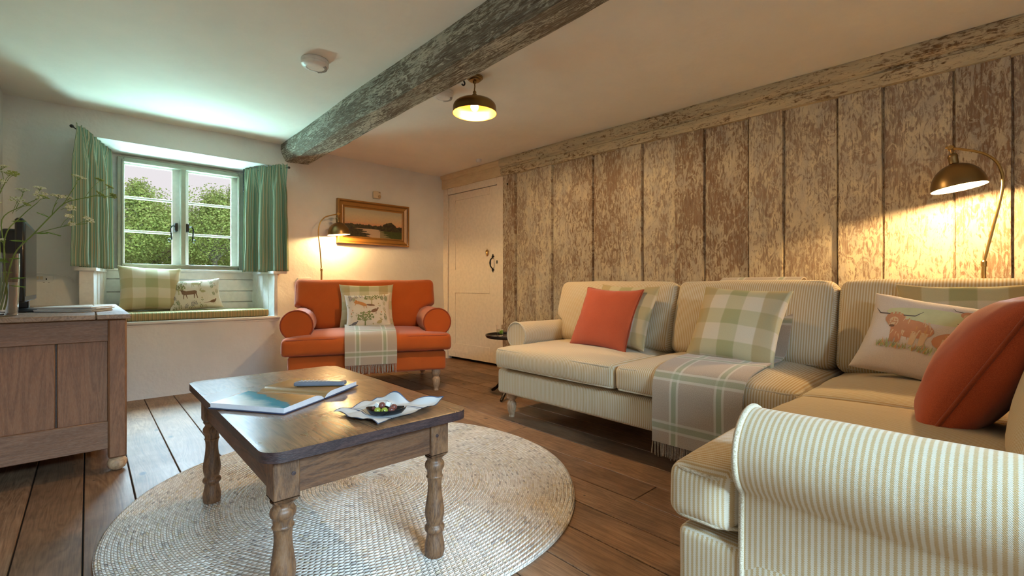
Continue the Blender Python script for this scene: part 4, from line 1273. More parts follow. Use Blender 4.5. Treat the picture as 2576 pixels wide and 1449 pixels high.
def pages(sg, zt, zb, mat):
    mb = MB(); V = []; F = []; U = []; mats = []; n = 14
    for i in range(n+1):
        t = i/n; x = sg*(.001+WPG*t); za, zb_ = zt(t), zb(t)
        V += [(x, -H2, zb_), (x, H2, zb_), (x, H2, za), (x, -H2, za)]
    for i in range(n):
        for k in range(4):
            q = [i*4+k, (i+1)*4+k, (i+1)*4+(k+1) % 4, i*4+(k+1) % 4]
            top = k == 2
            F.append(q if sg < 0 else q[::-1]); mats.append(1 if top else 0)
            uv = [(abs(V[t][0])/WPG if sg > 0 else 1-abs(V[t][0])/WPG, (V[t][1]+H2)/(2*H2)) for t in q]
            U.append(uv if sg < 0 else uv[::-1])
    F.append([0, 1, 2, 3]); mats.append(0); U.append([(0, 0)]*4); F.append([n*4+k for k in (3, 2, 1, 0)]); mats.append(0); U.append([(0, 0)]*4)
    mb.add(V, F, mats, U); return mb.build('page_block', [PAPER, mat], bk, local=True, angle=50)
pages(-1, lambda t: .0045+.019*min(1, (t/.22))**.5*(1-.25*t)+.0005, lambda t: .0042, PH1)
pages(1, lambda t: .0045+.018*min(1, (t/.2))**.5*(1-.25*t)+.005*t, lambda t: .0045+.005*t, PH2)

rm = thing('remote_control', 'slim silver-grey remote control beside the open book on the coffee table', 'remote control', (.645, 1.765, .5238), R(-38))
mb = MB(); softbox(mb, (.092, .020, .0075), .006, (0, 0, .003, 0), (12, 5, 3), 'x', 'x', Matrix.Translation((0, 0, .0085)))
rmb = mb.build('body', m_plain('silver_plastic', C(120, 128, 142), .3), rm, local=True, angle=180)
mb = MB()
for i in range(9):
    for j in range(3): blob(mb, (-.072+i*.014, -.011+j*.011, .0178), .0035, (1, 1, .5), 8, 4)
mb.build('buttons', m_plain('pale_buttons', C(196, 200, 208), .4), rm, local=True)

# napkin
def nap_surface(s, t):
    Lp, Bp, Rp, Tp = Vector((.575, 1.435)), Vector((.588, 1.215)), Vector((.865, 1.285)), Vector((.742, 1.485))
    q = Lp.lerp(Bp, s).lerp(Tp.lerp(Rp, s), t)
    q.x += .014*math.sin(7*t+1)*(s-.5)*2+.008*math.sin(9*s); q.y += .014*math.sin(8*t)*(1 if s > .5 else -.6)*abs(s-.5)*2+.010*math.sin(6*s)*(t-.5)
    z = .0018+.010*abs(noise.noise(Vector((s*3.0, t*3.4, 2))))+.016*max(0, noise.noise(Vector((s*2.2+5, t*2.6, 7))))
    edge = max(abs(s-.5), abs(t-.5))*2
    z += .020*max(0, edge-.72)*abs(math.sin(8*(s+t)+.6))*.9+(.016*max(0, t-.86)/.14*abs(math.sin(5*s+.4)))
    d = math.hypot(q.x-.672, (q.y-1.31)); z *= min(1, max(.0, (d-.030)/.05)); z += .0015
    return Vector((q.x, q.y, .5+z))
mb = MB(); n = 44; V = []; F = []; U = []
for off in (0, .0012):
    for i in range(n+1):
        for j in range(n+1): V.append(nap_surface(i/n, j/n)+Vector((0, 0, off)))
N1 = (n+1)**2
for i in range(n):
    for j in range(n):
        q = [i*(n+1)+j, (i+1)*(n+1)+j, (i+1)*(n+1)+j+1, i*(n+1)+j+1]
        uv = [((t//(n+1))/n, (t % (n+1))/n) for t in q]
        F.append([t+N1 for t in q]); U.append(uv); F.append(q[::-1]); U.append(uv[::-1])
mb.add(V, F, 0, U)
m, nt, b = newmat('striped_napkin_linen', .85); uv = SEP(nt, COORD(nt, 'UV'))
def edg(x, a, w_): return MA(nt, 'LESS_THAN', MA(nt, 'ABSOLUTE', MA(nt, 'SUBTRACT', x, a)), w_)
f = None
for ax_, a_, w_ in ((1, .24, .010), (1, .275, .004), (1, .76, .010), (1, .725, .004), (0, .5, .0), (0, .0, .018), (0, 1, .018), (1, 0, .016), (1, 1, .016)):
    e = edg(uv[ax_], a_, w_); f = e if f is None else MA(nt, 'MAXIMUM', f, e)
setc(nt, b, MIX(nt, f, C(204, 208, 210), C(72, 92, 122))); BUMP(nt, b, NOISE(nt, COORD(nt), 900, 2), .2, .001)
o = mb.build('napkin', m, origin=(.70, 1.34, .5), angle=180); tag(o, 'crumpled pale linen napkin with blue stripes and blue edge on the coffee table', 'napkin')
# dish
DM = Mx((.672, 1.308, .5035), rz=R(-38))
mb = MB(); n = 36
def dish_ring(k, z, e=0):
    out = []
    for i in range(n):
        a = 2*math.pi*i/n; rx = (.056+.010*max(0, math.cos(a))**6)*k; ry = .034*k
        out.append((rx*math.cos(a), ry*math.sin(a), z+e*abs(math.cos(a))**4))
    return out
rr_ = [dish_ring(.55, 0), dish_ring(.8, .005), dish_ring(.96, .014, .003), dish_ring(1.0, .018, .006), dish_ring(.95, .0175, .006), dish_ring(.88, .012, .002), dish_ring(.6, .005), dish_ring(.1, .004)]
V = [p for r_ in rr_ for p in r_]; F = [[k*n+i, k*n+(i+1) % n, (k+1)*n+(i+1) % n, (k+1)*n+i] for k in range(len(rr_)-1) for i in range(n)]
F.append(list(range(n))[::-1]); F.append([7*n+i for i in range(n)])
mb.add(V, F, 0, None, DM)
o = mb.build('snack_dish', m_plain('black_glaze', C(22, 22, 24), .15, bump=.3), origin=(.672, 1.308, .5035), angle=60); tag(o, 'small black oval dish of olives on the napkin', 'dish')
OLG = newmat('green_olive_skin', .2, 0, C(150, 158, 62))[0]; OLP = newmat('purple_olive_skin', .2, 0, C(112, 66, 58))[0]; FETA = m_plain('feta', C(238, 240, 236), .6); OLH = newmat('olive_hollow', .5, 0, C(50, 54, 20))[0]
def dl(x, y, z): return DM @ Vector((x, y, z))
for i, (x, y, z, c, lab) in enumerate(((-.019, -.014, .0165, 0, 'green olive at the left front of the black dish'), (.002, -.016, .0165, 0, 'pitted green olive at the front middle of the black dish'), (-.012, .012, .020, 0, 'green olive at the back of the black dish, behind the feta'),
                         (.022, -.010, .0165, 1, 'purple olive at the right front of the black dish'), (-.008, -.002, .029, 1, 'purple olive on top of the pile in the black dish'), (.026, .008, .020, 1, 'purple olive at the right back of the black dish'), (-.030, .006, .0165, 1, 'purple olive at the far left of the black dish'))):
    p = dl(x, y, z); mb = MB(); blob(mb, p, .0098, (1.12, 1, .95), 16, 10)
    o = mb.build('olive', OLP if c else OLG, origin=tuple(p), angle=180); tag(o, lab, 'olive', 'olives in the black dish')
    if i in (1, 5):
        mb = MB(); blob(mb, p+Vector((-.0062, -.0075, .001)), .0022, (1, 1, 1), 8, 6); mb.build('pit_hole', OLH, o)
for (x, y, z, a, lab) in ((-.021, .000, .029, 20, 'white feta cube on the left of the olive pile'), (.010, .006, .030, 50, 'white feta cube on the right of the olive pile')):
    p = dl(x, y, z); mb = MB(); box(mb, (-.007, -.007, -.0065), (.007, .007, .0065), .0012, 0, Mx(p, rx=R(18), ry=R(15), rz=R(a)))
    o = mb.build('feta_cube', FETA, origin=tuple(p)); tag(o, lab, 'cheese')

# ================================================================== SIDE TABLE by the sofa
st = thing('side_table', 'small round black tray-top side table between the door and the striped sofa', 'side table', (2.55, 2.765, 0))
DKW = m_plain('black_wood', C(30, 24, 24), .25)
mb = MB(); lathe(mb, [(0, .474), (.19, .474), (.213, .478), (.222, .490), (.222, .502), (.216, .502), (.212, .490), (.19, .484), (0, .483)], 48, Matrix.Translation((2.55, 2.765, 0))); mb.build('table_top', DKW, st)
mb = MB(); lathe(mb, spline([(.016, .10), (.024, .13), (.020, .18), (.012, .22), (.014, .30), (.020, .36), (.014, .40), (.024, .45), (.03, .474)], 3), 20, Matrix.Translation((2.55, 2.765, 0))); mb.build('column', DKW, st)
for a in (95, 205, 330):
    mb = MB(); c, s = math.cos(R(a)), math.sin(R(a))
    tube(mb, [(2.55+c*r_, 2.765+s*r_, z) for r_, z in ((.01, .14), (.07, .15), (.13, .10), (.18, .045), (.215, .022), (.235, .012))], [.014, .015, .013, .012, .014, .010], 8); mb.build('leg', DKW, st)
gp = (2.475, 2.835, .483)
gt = thing('tumbler', 'clear tumbler of water with a lime wedge on the black side table', 'glass', gp)
mb = MB(); lathe(mb, [(0, .001), (.025, .001), (.028, .004), (.030, .095), (.0285, .095), (.0265, .010), (0, .009)], 32, Matrix.Translation(gp)); mb.build('glass_body', GLASS, gt)
mb = MB(); lathe(mb, [(0, .0095), (.0262, .0105), (.0277, .060), (0, .060)], 32, Matrix.Translation(gp)); mb.build('water', WATER, gt)
mb = MB(); blob(mb, (gp[0]+.008, gp[1]-.006, gp[2]+.036), .018, (1, .5, 1), 12, 8)
o = mb.build('lime_wedge', m_plain('lime_peel', C(140, 196, 50), .4), origin=(gp[0]+.008, gp[1]-.006, gp[2]+.02)); tag(o, 'bright green lime wedge in the tumbler', 'lime')
mb = MB(); box(mb, (-.06, -.085, 0), (.06, .085, .012), .001, 0, Mx((2.585, 2.69, .484), rz=R(20)))
o = mb.build('booklet', m_plain('cream_booklet', C(214, 206, 188), .5), origin=(2.585, 2.69, .484)); tag(o, 'thin cream booklet on the black side table beside the tumbler', 'booklet')

# ================================================================== FLOOR LAMPS
def floor_lamp(label, x, y, az, pts, zc, head, tilt, rimr, sgn, watts):
    t = thing('floor_lamp', label, 'floor lamp', (x, y, 0))
    e = Vector((math.cos(az), math.sin(az), 0)); o_ = Vector((x, y, 0))
    mb = MB(); lathe(mb, [(0, 0), (.125, 0), (.125, .010), (.118, .016), (.03, .022), (.012, .035), (0, .035)], 36, Matrix.Translation((x, y, 0))); mb.build('base', BRASS, t)
    mb = MB(); tube(mb, [(x, y, .02), (x, y, zc)], .0085, 14); mb.build('pole', BRASS, t)
    mb = MB(); lathe(mb, [(.0085, zc-.02), (.0115, zc-.018), (.0115, zc+.006), (.006, zc+.012)], 16, Matrix.Translation((x, y, 0))); mb.build('collar', BRASS, t)
    P = [o_+Vector((0, 0, zc))]+[o_+e*a+Vector((0, 0, z)) for a, z in pts]
    Q = spline([tuple(p) for p in P], 5)
    mb = MB(); tube(mb, Q, .0058, 12); mb.build('arm', BRASS, t)
    j = P[-1] if sgn else P[-2]
    hx, hz = head
    # joint
    jp = o_+e*pts[-2][0]+Vector((0, 0, pts[-2][1]))
    mb = MB(); side = Vector((-e.y, e.x, 0))
    tube(mb, [jp-side*.02, jp+side*.02], .010, 12); tube(mb, [jp-side*.028, jp-side*.02], .014, 12); blob(mb, jp, .013, (1, 1, 1), 12, 8); mb.build('joint', BRASS, t)
    # head frame: local z along the shade axis
    ax_ = Vector((0, 0, 1))*math.cos(tilt)+e*math.sin(tilt)
    top = jp
    X = ax_.cross(side).normalized(); Mh = axes(X, side, ax_, top)
    sh = thing('x', None, None); bpy.data.objects.remove(sh)
    mb = MB(); lathe(mb, [(0, -.008), (.007, -.010), (.007, -.030), (.018, -.036), (.021, -.045), (.021, -.049), (.019, -.052), (.019, -.082), (.017, -.083), (0, -.083)], 24, Mh); mb.build('lamp_holder', BRONZE, t)
    rz0 = -.083; D = .122; outer = []; inner = []
    for i in range(15):
        a = R(90)*i/14; outer.append((rimr*math.sin(a), rz0-D+D*math.cos(a)))
    for i in range(15):
        a = R(90)*(14-i)/14; inner.append(((rimr-.003)*math.sin(a), rz0-D+(D-.004)*math.cos(a)))
    mb = MB(); lathe(mb, outer[::-1][::-1]+[(rimr+.002, rz0-D-.002), (rimr-.001, rz0-D-.003)], 48, Mh, 0, False)
    s1 = mb.build('lamp_shade', BRONZE, t)
    mb = MB(); lathe(mb, [(rimr-.001, rz0-D-.003)]+inner, 48, Mh, 0, False); mb.build('shade_lining', SHADE_IN, s1)
    mb = MB(); bp = Mh @ Vector((0, 0, rz0-.075)); blob(mb, bp, .028, (1, 1, 1.1), 18, 12); mb.build('bulb', BULB, t)
    L = bpy.data.lights.new('floor_lamp_glow', 'POINT'); L.energy = watts; L.color = (1.0, .64, .27); L.shadow_soft_size = .03
    lo = bpy.data.objects.new('floor_lamp_glow', L); COL.objects.link(lo); lo.location = Mh @ Vector((0, 0, rz0-.095)); 
    return t
FL1 = floor_lamp('brass floor lamp with a domed shade behind the orange armchair', 1.705, 4.64, 0, [(-.015, 1.266), (-.030, 1.42), (-.016, 1.512), (.020, 1.565), (.060, 1.592), (.158, 1.622), (.190, 1.63)], 1.06, (.17, 1.6), R(-5), .107, 0, 52)
FL2 = floor_lamp('brass floor lamp with a domed shade behind the striped sofa, near the right edge', 3.20, .098, R(90), [(-.028, 1.162), (-.056, 1.317), (-.063, 1.407), (-.048, 1.479), (-.016, 1.525), (.028, 1.556), (.116, 1.592), (.136, 1.598)], 1.01, (.1, 1.6), R(8), .106, 0, 100)

# ================================================================== PENDANT, DETECTORS
pn = thing('pendant_lamp', 'brass drum pendant lamp hanging by the ceiling beam', 'pendant lamp', (1.877, 2.404, 2.27))
PM = Matrix.Translation((1.877, 2.404, 0))
mb = MB(); lathe(mb, [(0, 2.272), (.055, 2.272), (.055, 2.264), (.048, 2.262), (.046, 2.255), (.038, 2.252), (.036, 2.246), (.012, 2.243), (.010, 2.23), (0, 2.23)], 32, PM); mb.build('ceiling_rose', BRONZE, pn)
mb = MB(); tube(mb, [(1.877, 2.404, 2.235), (1.879, 2.404, 2.21), (1.876, 2.404, 2.19), (1.877, 2.404, 2.172)], .0045, 8); mb.build('cord', BRONZE, pn)
mb = MB(); lathe(mb, [(0, 2.180), (.010, 2.178), (.012, 2.168), (.009, 2.162), (.016, 2.156), (.017, 2.148), (.024, 2.140), (.030, 2.124), (0, 2.124)], 24, PM); mb.build('cord_grip', BRONZE, pn)
outer = [(.028, 2.128), (.06, 2.123), (.095, 2.116), (.122, 2.104), (.137, 2.088), (.142, 2.068), (.142, 2.036), (.146, 2.032)]
inner = [(.143, 2.031), (.139, 2.036), (.139, 2.066), (.133, 2.085), (.118, 2.100), (.09, 2.112), (.05, 2.119), (.0, 2.121)]
mb = MB(); lathe(mb, spline(outer, 3), 56, PM, 0, False); s1 = mb.build('lamp_shade', BRONZE, pn, angle=60)
mb = MB(); lathe(mb, [(.146, 2.032)]+inner, 56, PM, 0, False); mb.build('shade_lining', PENDW, s1, angle=60)
mb = MB(); blob(mb, (1.877, 2.404, 2.077), .026, (1, 1, 1.15), 18, 12); mb.build('bulb', m_emit('lit_pendant_bulb', (1, .8, .5, 1), 60), pn)
L = bpy.data.lights.new('pendant_glow', 'POINT'); L.energy = 55; L.color = (1.0, .66, .32); L.shadow_soft_size = .03
lo = bpy.data.objects.new('pendant_glow', L); COL.objects.link(lo); lo.location = (1.877, 2.404, 2.045)
t = thing('ceiling_hook', 'small black iron hook on the edge of the ceiling beam by the pendant lamp', 'hook', (1.662, 2.263, 2.15))
mb = MB(); box(mb, (1.652, 2.250, 2.135), (1.664, 2.276, 2.165), .003); mb.build('plate', IRON, t)
mb = MB(); tube(mb, spline([(1.660, 2.263, 2.152), (1.680, 2.263, 2.146), (1.690, 2.262, 2.128), (1.680, 2.262, 2.114), (1.668, 2.262, 2.120)], 4), .005, 8); mb.build('prong', IRON, t)
def detector(label, x, y, z, r):
    t = thing('smoke_alarm', label, 'smoke alarm', (x, y, z)); M = Matrix.Translation((x, y, z))
    mb = MB(); lathe(mb, [(0, 0), (r*.96, 0), (r, -.004), (r, -.020), (r*.98, -.022)], 40, M); mb.build('base', PLAST, t)
    mb = MB(); lathe(mb, [(r*.93, -.020), (r*.99, -.024), (r*.98, -.034), (r*.86, -.043), (r*.62, -.047), (r*.60, -.045), (r*.4, -.046), (0, -.048)], 40, M); c = mb.build('cover', PLAST, t)
    mb = MB()
    for i in range(14):
        a = R(-50+i*8); box(mb, (r*.68, -.002, -.049), (r*.88, .002, -.040), 0, 0, M @ Matrix.Rotation(a, 4, 'Z'))
    mb.build('vent', m_plain('grey_plastic', C(176, 172, 168), .4), c)
detector('round white smoke alarm on the ceiling left of the beam', 1.03, 2.91, 2.285, .080)
detector('round white smoke alarm on the ceiling beyond the pendant lamp', 1.86, 2.745, 2.277, .073)
mb = MB(); lathe(mb, [(0, 2.262), (.030, 2.262), (.030, 2.235), (.022, 2.225), (0, 2.223)], 24, Matrix.Translation((3.10, 3.90, 0)))
o = mb.build('ceiling_sensor', PLAST, origin=(3.10, 3.90, 2.262)); tag(o, 'tiny white sensor on the ceiling above the door', 'sensor')

# ================================================================== BACK WALL THINGS
# painting
pt = thing('framed_painting', 'gilt-framed oil painting of a dusk river landscape on the wall above the armchair', 'painting', (2.333, 4.79, 1.345))
PX0, PX1, PZ0, PZ1 = 1.915, 2.755, 1.345, 1.812
mb = MB(); GILT = m_metal('old_gilt', C(176, 128, 54), .42)
GILT2 = m_plain('dark_gilt_wood', C(120, 80, 36), .35)
rg = [(0, 4.80), (0, 4.762), (.004, 4.755), (.016, 4.755), (.022, 4.765), (.030, 4.768), (.055, 4.778), (.062, 4.776), (.070, 4.776), (.078, 4.784), (.086, 4.786)]
V = []; F = []; mats = []
for d, y in rg: V += [(PX0+d, y, PZ0+d), (PX1-d, y, PZ0+d), (PX1-d, y, PZ1-d), (PX0+d, y, PZ1-d)]
for k in range(len(rg)-1):
    for i in range(4): F.append([k*4+i, k*4+(i+1) % 4, (k+1)*4+(i+1) % 4, (k+1)*4+i]); mats.append(1 if k in (3, 4, 7) else 0)
mb.add(V, F, mats); mb.build('frame', [m_plain('gilt_paint', C(158, 110, 46), .38, spec=.8), GILT2], pt, smooth=False)
m, nt, b = newmat('river_landscape_canvas', .5)
uv = SEP(nt, COORD(nt, 'UV')); u_, v_ = uv[0], uv[1]
nzh = NOISE(nt, COMB(nt, MA(nt, 'MULTIPLY', u_, 14.0), 0.0, 0.0), 1.0, 5, .6)
tree = MA(nt, 'ADD', .43, MA(nt, 'MULTIPLY', MA(nt, 'SUBTRACT', nzh, .45), .22))
bumpx = MA(nt, 'SUBTRACT', 1.0, MA(nt, 'MULTIPLY', MA(nt, 'ABSOLUTE', MA(nt, 'SUBTRACT', u_, .77)), 8.0), clamp=True)
tree = MA(nt, 'ADD', tree, MA(nt, 'MULTIPLY', MA(nt, 'SQRT', bumpx), .17))
nn = NOISE(nt, COMB(nt, MA(nt, 'MULTIPLY', u_, 22.0), MA(nt, 'MULTIPLY', v_, 12.0), 0.0), 1.0, 5, .65)
sky = RAMP(nt, v_, [(.42, C(206, 140, 106)), (.55, C(206, 170, 128)), (.8, C(196, 180, 146)), (1, C(170, 164, 144))])
sky = MIX(nt, RAMP(nt, nn, [(.45, 0.0), (.75, .5)]), sky, C(170, 156, 140))
land = RAMP(nt, nn, [(.35, C(34, 26, 18)), (.55, C(56, 48, 26)), (.7, C(84, 84, 40))])
isl = MA(nt, 'GREATER_THAN', MA(nt, 'ADD', tree, MA(nt, 'MULTIPLY', MA(nt, 'SUBTRACT', nn, .5), .08)), v_)
c = MIX(nt, isl, sky, land)
wd = MA(nt, 'ADD', MA(nt, 'ABSOLUTE', MA(nt, 'SUBTRACT', u_, MA(nt, 'ADD', .40, MA(nt, 'MULTIPLY', MA(nt, 'SUBTRACT', .3, v_), .75)))), MA(nt, 'MULTIPLY', MA(nt, 'SUBTRACT', NOISE(nt, COMB(nt, MA(nt, 'MULTIPLY', u_, 4.0), MA(nt, 'MULTIPLY', v_, 22.0), 3.0), 1.0, 4), .5), .55))
water = MA(nt, 'MULTIPLY', MA(nt, 'LESS_THAN', wd, .15), MA(nt, 'LESS_THAN', v_, .30))
c = MIX(nt, water, c, C(196, 168, 138))
grn = MA(nt, 'MULTIPLY', MA(nt, 'MULTIPLY', MA(nt, 'LESS_THAN', v_, .26), MA(nt, 'GREATER_THAN', u_, .6)), .55)
c = MIX(nt, grn, c, C(74, 92, 38))
setc(nt, b, c); BUMP(nt, b, nn, .3, .002)
mb = MB(); d = .084
mb.add([(PX0+d, 4.785, PZ0+d), (PX1-d, 4.785, PZ0+d), (PX1-d, 4.785, PZ1-d), (PX0+d, 4.785, PZ1-d)], [[0, 1, 2, 3]], 0, [[(0, 0), (1, 0), (1, 1), (0, 1)]])
mb.build('canvas', m, pt)
# thermostat
th_ = thing('thermostat', 'small square ivory thermostat on the wall above the painting', 'thermostat', (2.36, 4.79, 1.90))
mb = MB(); box(mb, (2.318, 4.765, 1.862), (2.402, 4.80, 1.942), .006); mb.build('case', IVORY, th_)
mb = MB(); lathe(mb, [(0, .0), (.017, 0), (.016, .008), (0, .009)], 20, Mx((2.385, 4.765, 1.885), rx=R(90))); mb.build('dial', m_plain('tan_dial', C(180, 156, 122), .4), th_)
mb = MB(); box(mb, (2.375, 4.763, 1.925), (2.397, 4.766, 1.932)); mb.build('slot', m_plain('brown_slot', C(120, 100, 80), .4), th_)
# sockets
def socket(label, x0, x1, z0, z1, y, gang=2):
    t = thing('wall_socket', label, 'socket', ((x0+x1)/2, y, z0))
    mb = MB(); box(mb, (x0, y-.012, z0), (x1, y+.03, z1), .004); mb.build('plate', PLAST, t)
    zc = (z0+z1)/2; w_ = x1-x0; k = MB()
    if gang:
        for i in range(gang):
            xc = x0+w_*(i+.5)/gang
            for dx, dz, a, b_ in ((0, .014, .003, .006), (-.013, -.010, .005, .002), (.013, -.010, .005, .002)):
                box(k, (xc+dx-a, y-.0135, zc+dz-b_), (xc+dx+a, y-.0115, zc+dz+b_))
            k.build('pin_holes', DARK, t); k = MB()
        for i in range(gang):
            xc = (x0+x1)/2+(-.011 if i == 0 else .011); mb = MB(); box(mb, (xc-.008, y-.016, zc+.012), (xc+.008, y-.011, zc+.034), .001); mb.build('switch', IVORY, t)
    else:
        for dx in (-.028, .028): k = MB(); blob(k, ((x0+x1)/2+dx, y-.012, zc), .004, (1, .4, 1), 8, 5); k.build('screw', DARK, t)
yw = 4.80
socket('white double power socket on the wall left of the window seat', -.335+.005, -.185, .888, .975, yw)
socket('white blank socket plate beside the double socket, behind the television', -.42, -.338, .888, .975, yw, 0)
mb = MB(); box(mb, (-.43, yw-.018, .855), (-.19, yw+.02, .884), .003); o = mb.build('cable_trunking', PLAST, origin=(-.3, yw, .855)); tag(o, 'white plastic cable trunking under the wall sockets', 'trunking')
mb = MB(); tube(mb, spline([(-.42, 4.795, .985), (-.33, 4.792, .998), (-.24, 4.790, .992), (-.15, 4.785, .978), (-.09, 4.775, .955), (-.07, 4.76, .92)], 5), .0035, 6)
o = mb.build('aerial_cable', PLAST, origin=(-.42, 4.795, .98)); tag(o, 'thin white cable looping along the wall above the sockets', 'cable')
socket('white switch plate on the wall at the left shoulder of the armchair', 1.53, 1.66, .89, .975, 4.80, 0)

# ================================================================== SIDEBOARD, left
sb = thing('sideboard', 'old oak sideboard with ball feet along the left wall, its panelled end to the room', 'sideboard', (-.14, 3.7, 0))
Y0, Y1 = 2.938, 4.56
mb = MB(); box(mb, (-.425, Y0-.02, .738), (.030-.001, Y1, .760), .004); box(mb, (.031, Y0-.022, .738), (.158, Y1, .760), .004); mb.build('top', SIDETOP, sb)
for (x0, x1, y0) in ((.072, .142, Y0), (.072, .142, Y1-.09), (-.43, -.36, Y0), (-.43, -.36, Y1-.09)):
    mb = MB(); box(mb, (x0, y0, .066), (x1, y0+.07, .738), .008); p = mb.build('post', SIDEV, sb)
    mb = MB(); lathe(mb, [(.012, .068), (.030, .060), (.038, .045), (.0385, .030), (.031, .012), (.018, .001), (0, 0)][::-1], 24, Matrix.Translation(((x0+x1)/2, y0+.035, 0))); mb.build('foot', LEGW, p)
mb = MB(); box(mb, (-.36, Y0+.010, .632), (.074, Y0+.032, .736), .003); mb.build('rail', SIDEH, sb)
mb = MB(); box(mb, (-.36, Y0+.008, .115), (.074, Y0+.032, .248), .003); mb.build('rail', SIDEH, sb)
mb = MB(); box(mb, (-.36, Y0+.022, .24), (-.108, Y0+.036, .64), .004); mb.build('end_panel', SIDEV, sb)
mb = MB(); box(mb, (-.103, Y0+.022, .24), (.074, Y0+.036, .64), .004); mb.build('end_panel', SIDEV, sb)
mb = MB(); box(mb, (-.36, Y0+.036, .13), (.128, Y1-.03, .738), 0); mb.build('carcass', m_wood('sideboard_inner', C(60, 42, 32), C(96, 70, 52)), sb)
for y0, y1 in ((3.02, 3.50), (3.51, 3.99), (4.0, 4.47)):
    mb = MB(); box(mb, (.128, y0, .14), (.146, y1, .72), .004); dr = mb.build('door', SIDEV, sb)
    mb = MB(); blob(mb, (.155, y1-.05, .45), .014, (1, 1, 1), 12, 8); mb.build('knob', LEGW, dr)

# television
tv = thing('television', 'black flat television on the sideboard, seen edge-on behind the flower vase', 'television', (-.26, 3.66, .76))
mb = MB(); box(mb, (-.262, 3.30, .815), (-.228, 4.02, 1.232), .008); mb.build('bezel', BLACK, tv)
mb = MB(); box(mb, (-.2285, 3.325, .845), (-.2262, 3.995, 1.208), .0005); mb.build('screen', newmat('dark_screen', .08, 0, C(14, 16, 18))[0], tv)
mb = MB(); softbox(mb, (.035, .27, .165), .02, (.01, 0, 0, 0), (4, 8, 6), M=Matrix.Translation((-.285, 3.66, 1.02))); mb.build('rear_housing', BLACK, tv, angle=180)
mb = MB(); box(mb, (-.28, 3.62, .775), (-.235, 3.70, .84), .006); mb.build('neck', BLACK, tv)
mb = MB(); softbox(mb, (.085, .16, .007), .005, (0, 0, .002, 0), (6, 8, 2), M=Matrix.Translation((-.265, 3.62, .7675))); mb.build('stand', BLACK, tv, angle=180)

# magazines
rg_ = random.Random(4)
labs = ['bottom magazine of the stack on the sideboard', 'second magazine from the bottom of the stack on the sideboard', 'second magazine from the top of the stack on the sideboard', 'top magazine of the stack on the sideboard, its cover pale']
for i in range(4):
    z = .7605+i*.0068
    mb = MB(); M = Mx((-.045+rg_.uniform(-.008, .008), 3.42+rg_.uniform(-.008, .008), z), rz=R(-27+rg_.uniform(-4, 4)))
    softbox(mb, (.125, .095, .0032), .0028, (0, 0, .0, 0), (8, 6, 2), M=M @ Matrix.Translation((0, 0, .0033)), wr=.0003, seed=i)
    o = mb.build('magazine', m_plain('magazine_paper', C(206+i*6, 208+i*5, 206+i*4), .4), origin=(-.045, 3.42, z), angle=180); tag(o, labs[i], 'magazine', 'magazines stacked on the sideboard')

# vase with cow parsley
vs = (-.290, 3.12, .76)
va = thing('glass_vase', 'clear glass cylinder vase of water holding cow parsley, at the end of the sideboard', 'vase', vs)
mb = MB(); lathe(mb, [(0, .0008), (.050, .0008), (.054, .004), (.0575, .10), (.060, .20), (.0605, .287), (.0585, .287), (.0578, .20), (.0555, .10), (.052, .014), (0, .012)], 48, Matrix.Translation(vs)); mb.build('glass_body', GLASS, va)
mb = MB(); lathe(mb, [(0, .0125), (.0515, .0145), (.0550, .10), (.0562, .155), (0, .155)], 48, Matrix.Translation(vs)); mb.build('water', WATER, va)
def umbel(mb, c, d, r, rr, green=False):
    c = Vector(c); d = Vector(d).normalized(); a = d.orthogonal().normalized(); b_ = d.cross(a)
    for k in range(10):
        ang = k*2.4; q = math.sqrt((k+.5)/10)
        tip = c+d*r*(.55+.25*(1-q))+(a*math.cos(ang)+b_*math.sin(ang))*r*q
        tube(mb, [c, c.lerp(tip, .5)+d*r*.06, tip], .0006, 4, False, 0)
        for j in range(9):
            aj = j*2.4; s = .0072*math.sqrt(j/9.0)*(r/.028)
            p = tip+(a*math.cos(aj)+b_*math.sin(aj))*s+d*rr.uniform(-.001, .0015)
            blob(mb, p, .0029*rr.uniform(.7, 1.25), (1, 1, .7), 5, 3, 2 if green or rr.random() < .18 else 1)
def fern(mb, c, d, L, rr):
    c = Vector(c); d = Vector(d).normalized(); s = d.cross(Vector((0, 0, 1))).normalized()
    tube(mb, [c, c+d*L*.5+Vector((0, 0, .004)), c+d*L-Vector((0, 0, .008))], [.0011, .0009, .0005], 4)
    for i in range(9):
        t = .12+.86*i/9; ln = L*.42*(1-t*.75)
        for sg in (-1, 1):
            p = c+d*L*t; e = (s*sg+d*.6).normalized()
            for k in range(4):
                o0 = p+e*ln*(k/4); w_ = .006*(1-k/5)
                q = [o0-d*w_*.5, o0+e*ln*.22+s*0-d*w_*.6+Vector((0, 0, -.002)), o0+e*ln*.36+Vector((0, 0, -.003)), o0+e*ln*.2+d*w_*.7]
                V = q+[x+Vector((0, 0, .0006)) for x in q]
                mb.add(V, [[0, 1, 2, 3], [7, 6, 5, 4], [0, 4, 5, 1], [1, 5, 6, 2], [2, 6, 7, 3], [3, 7, 4, 0]])
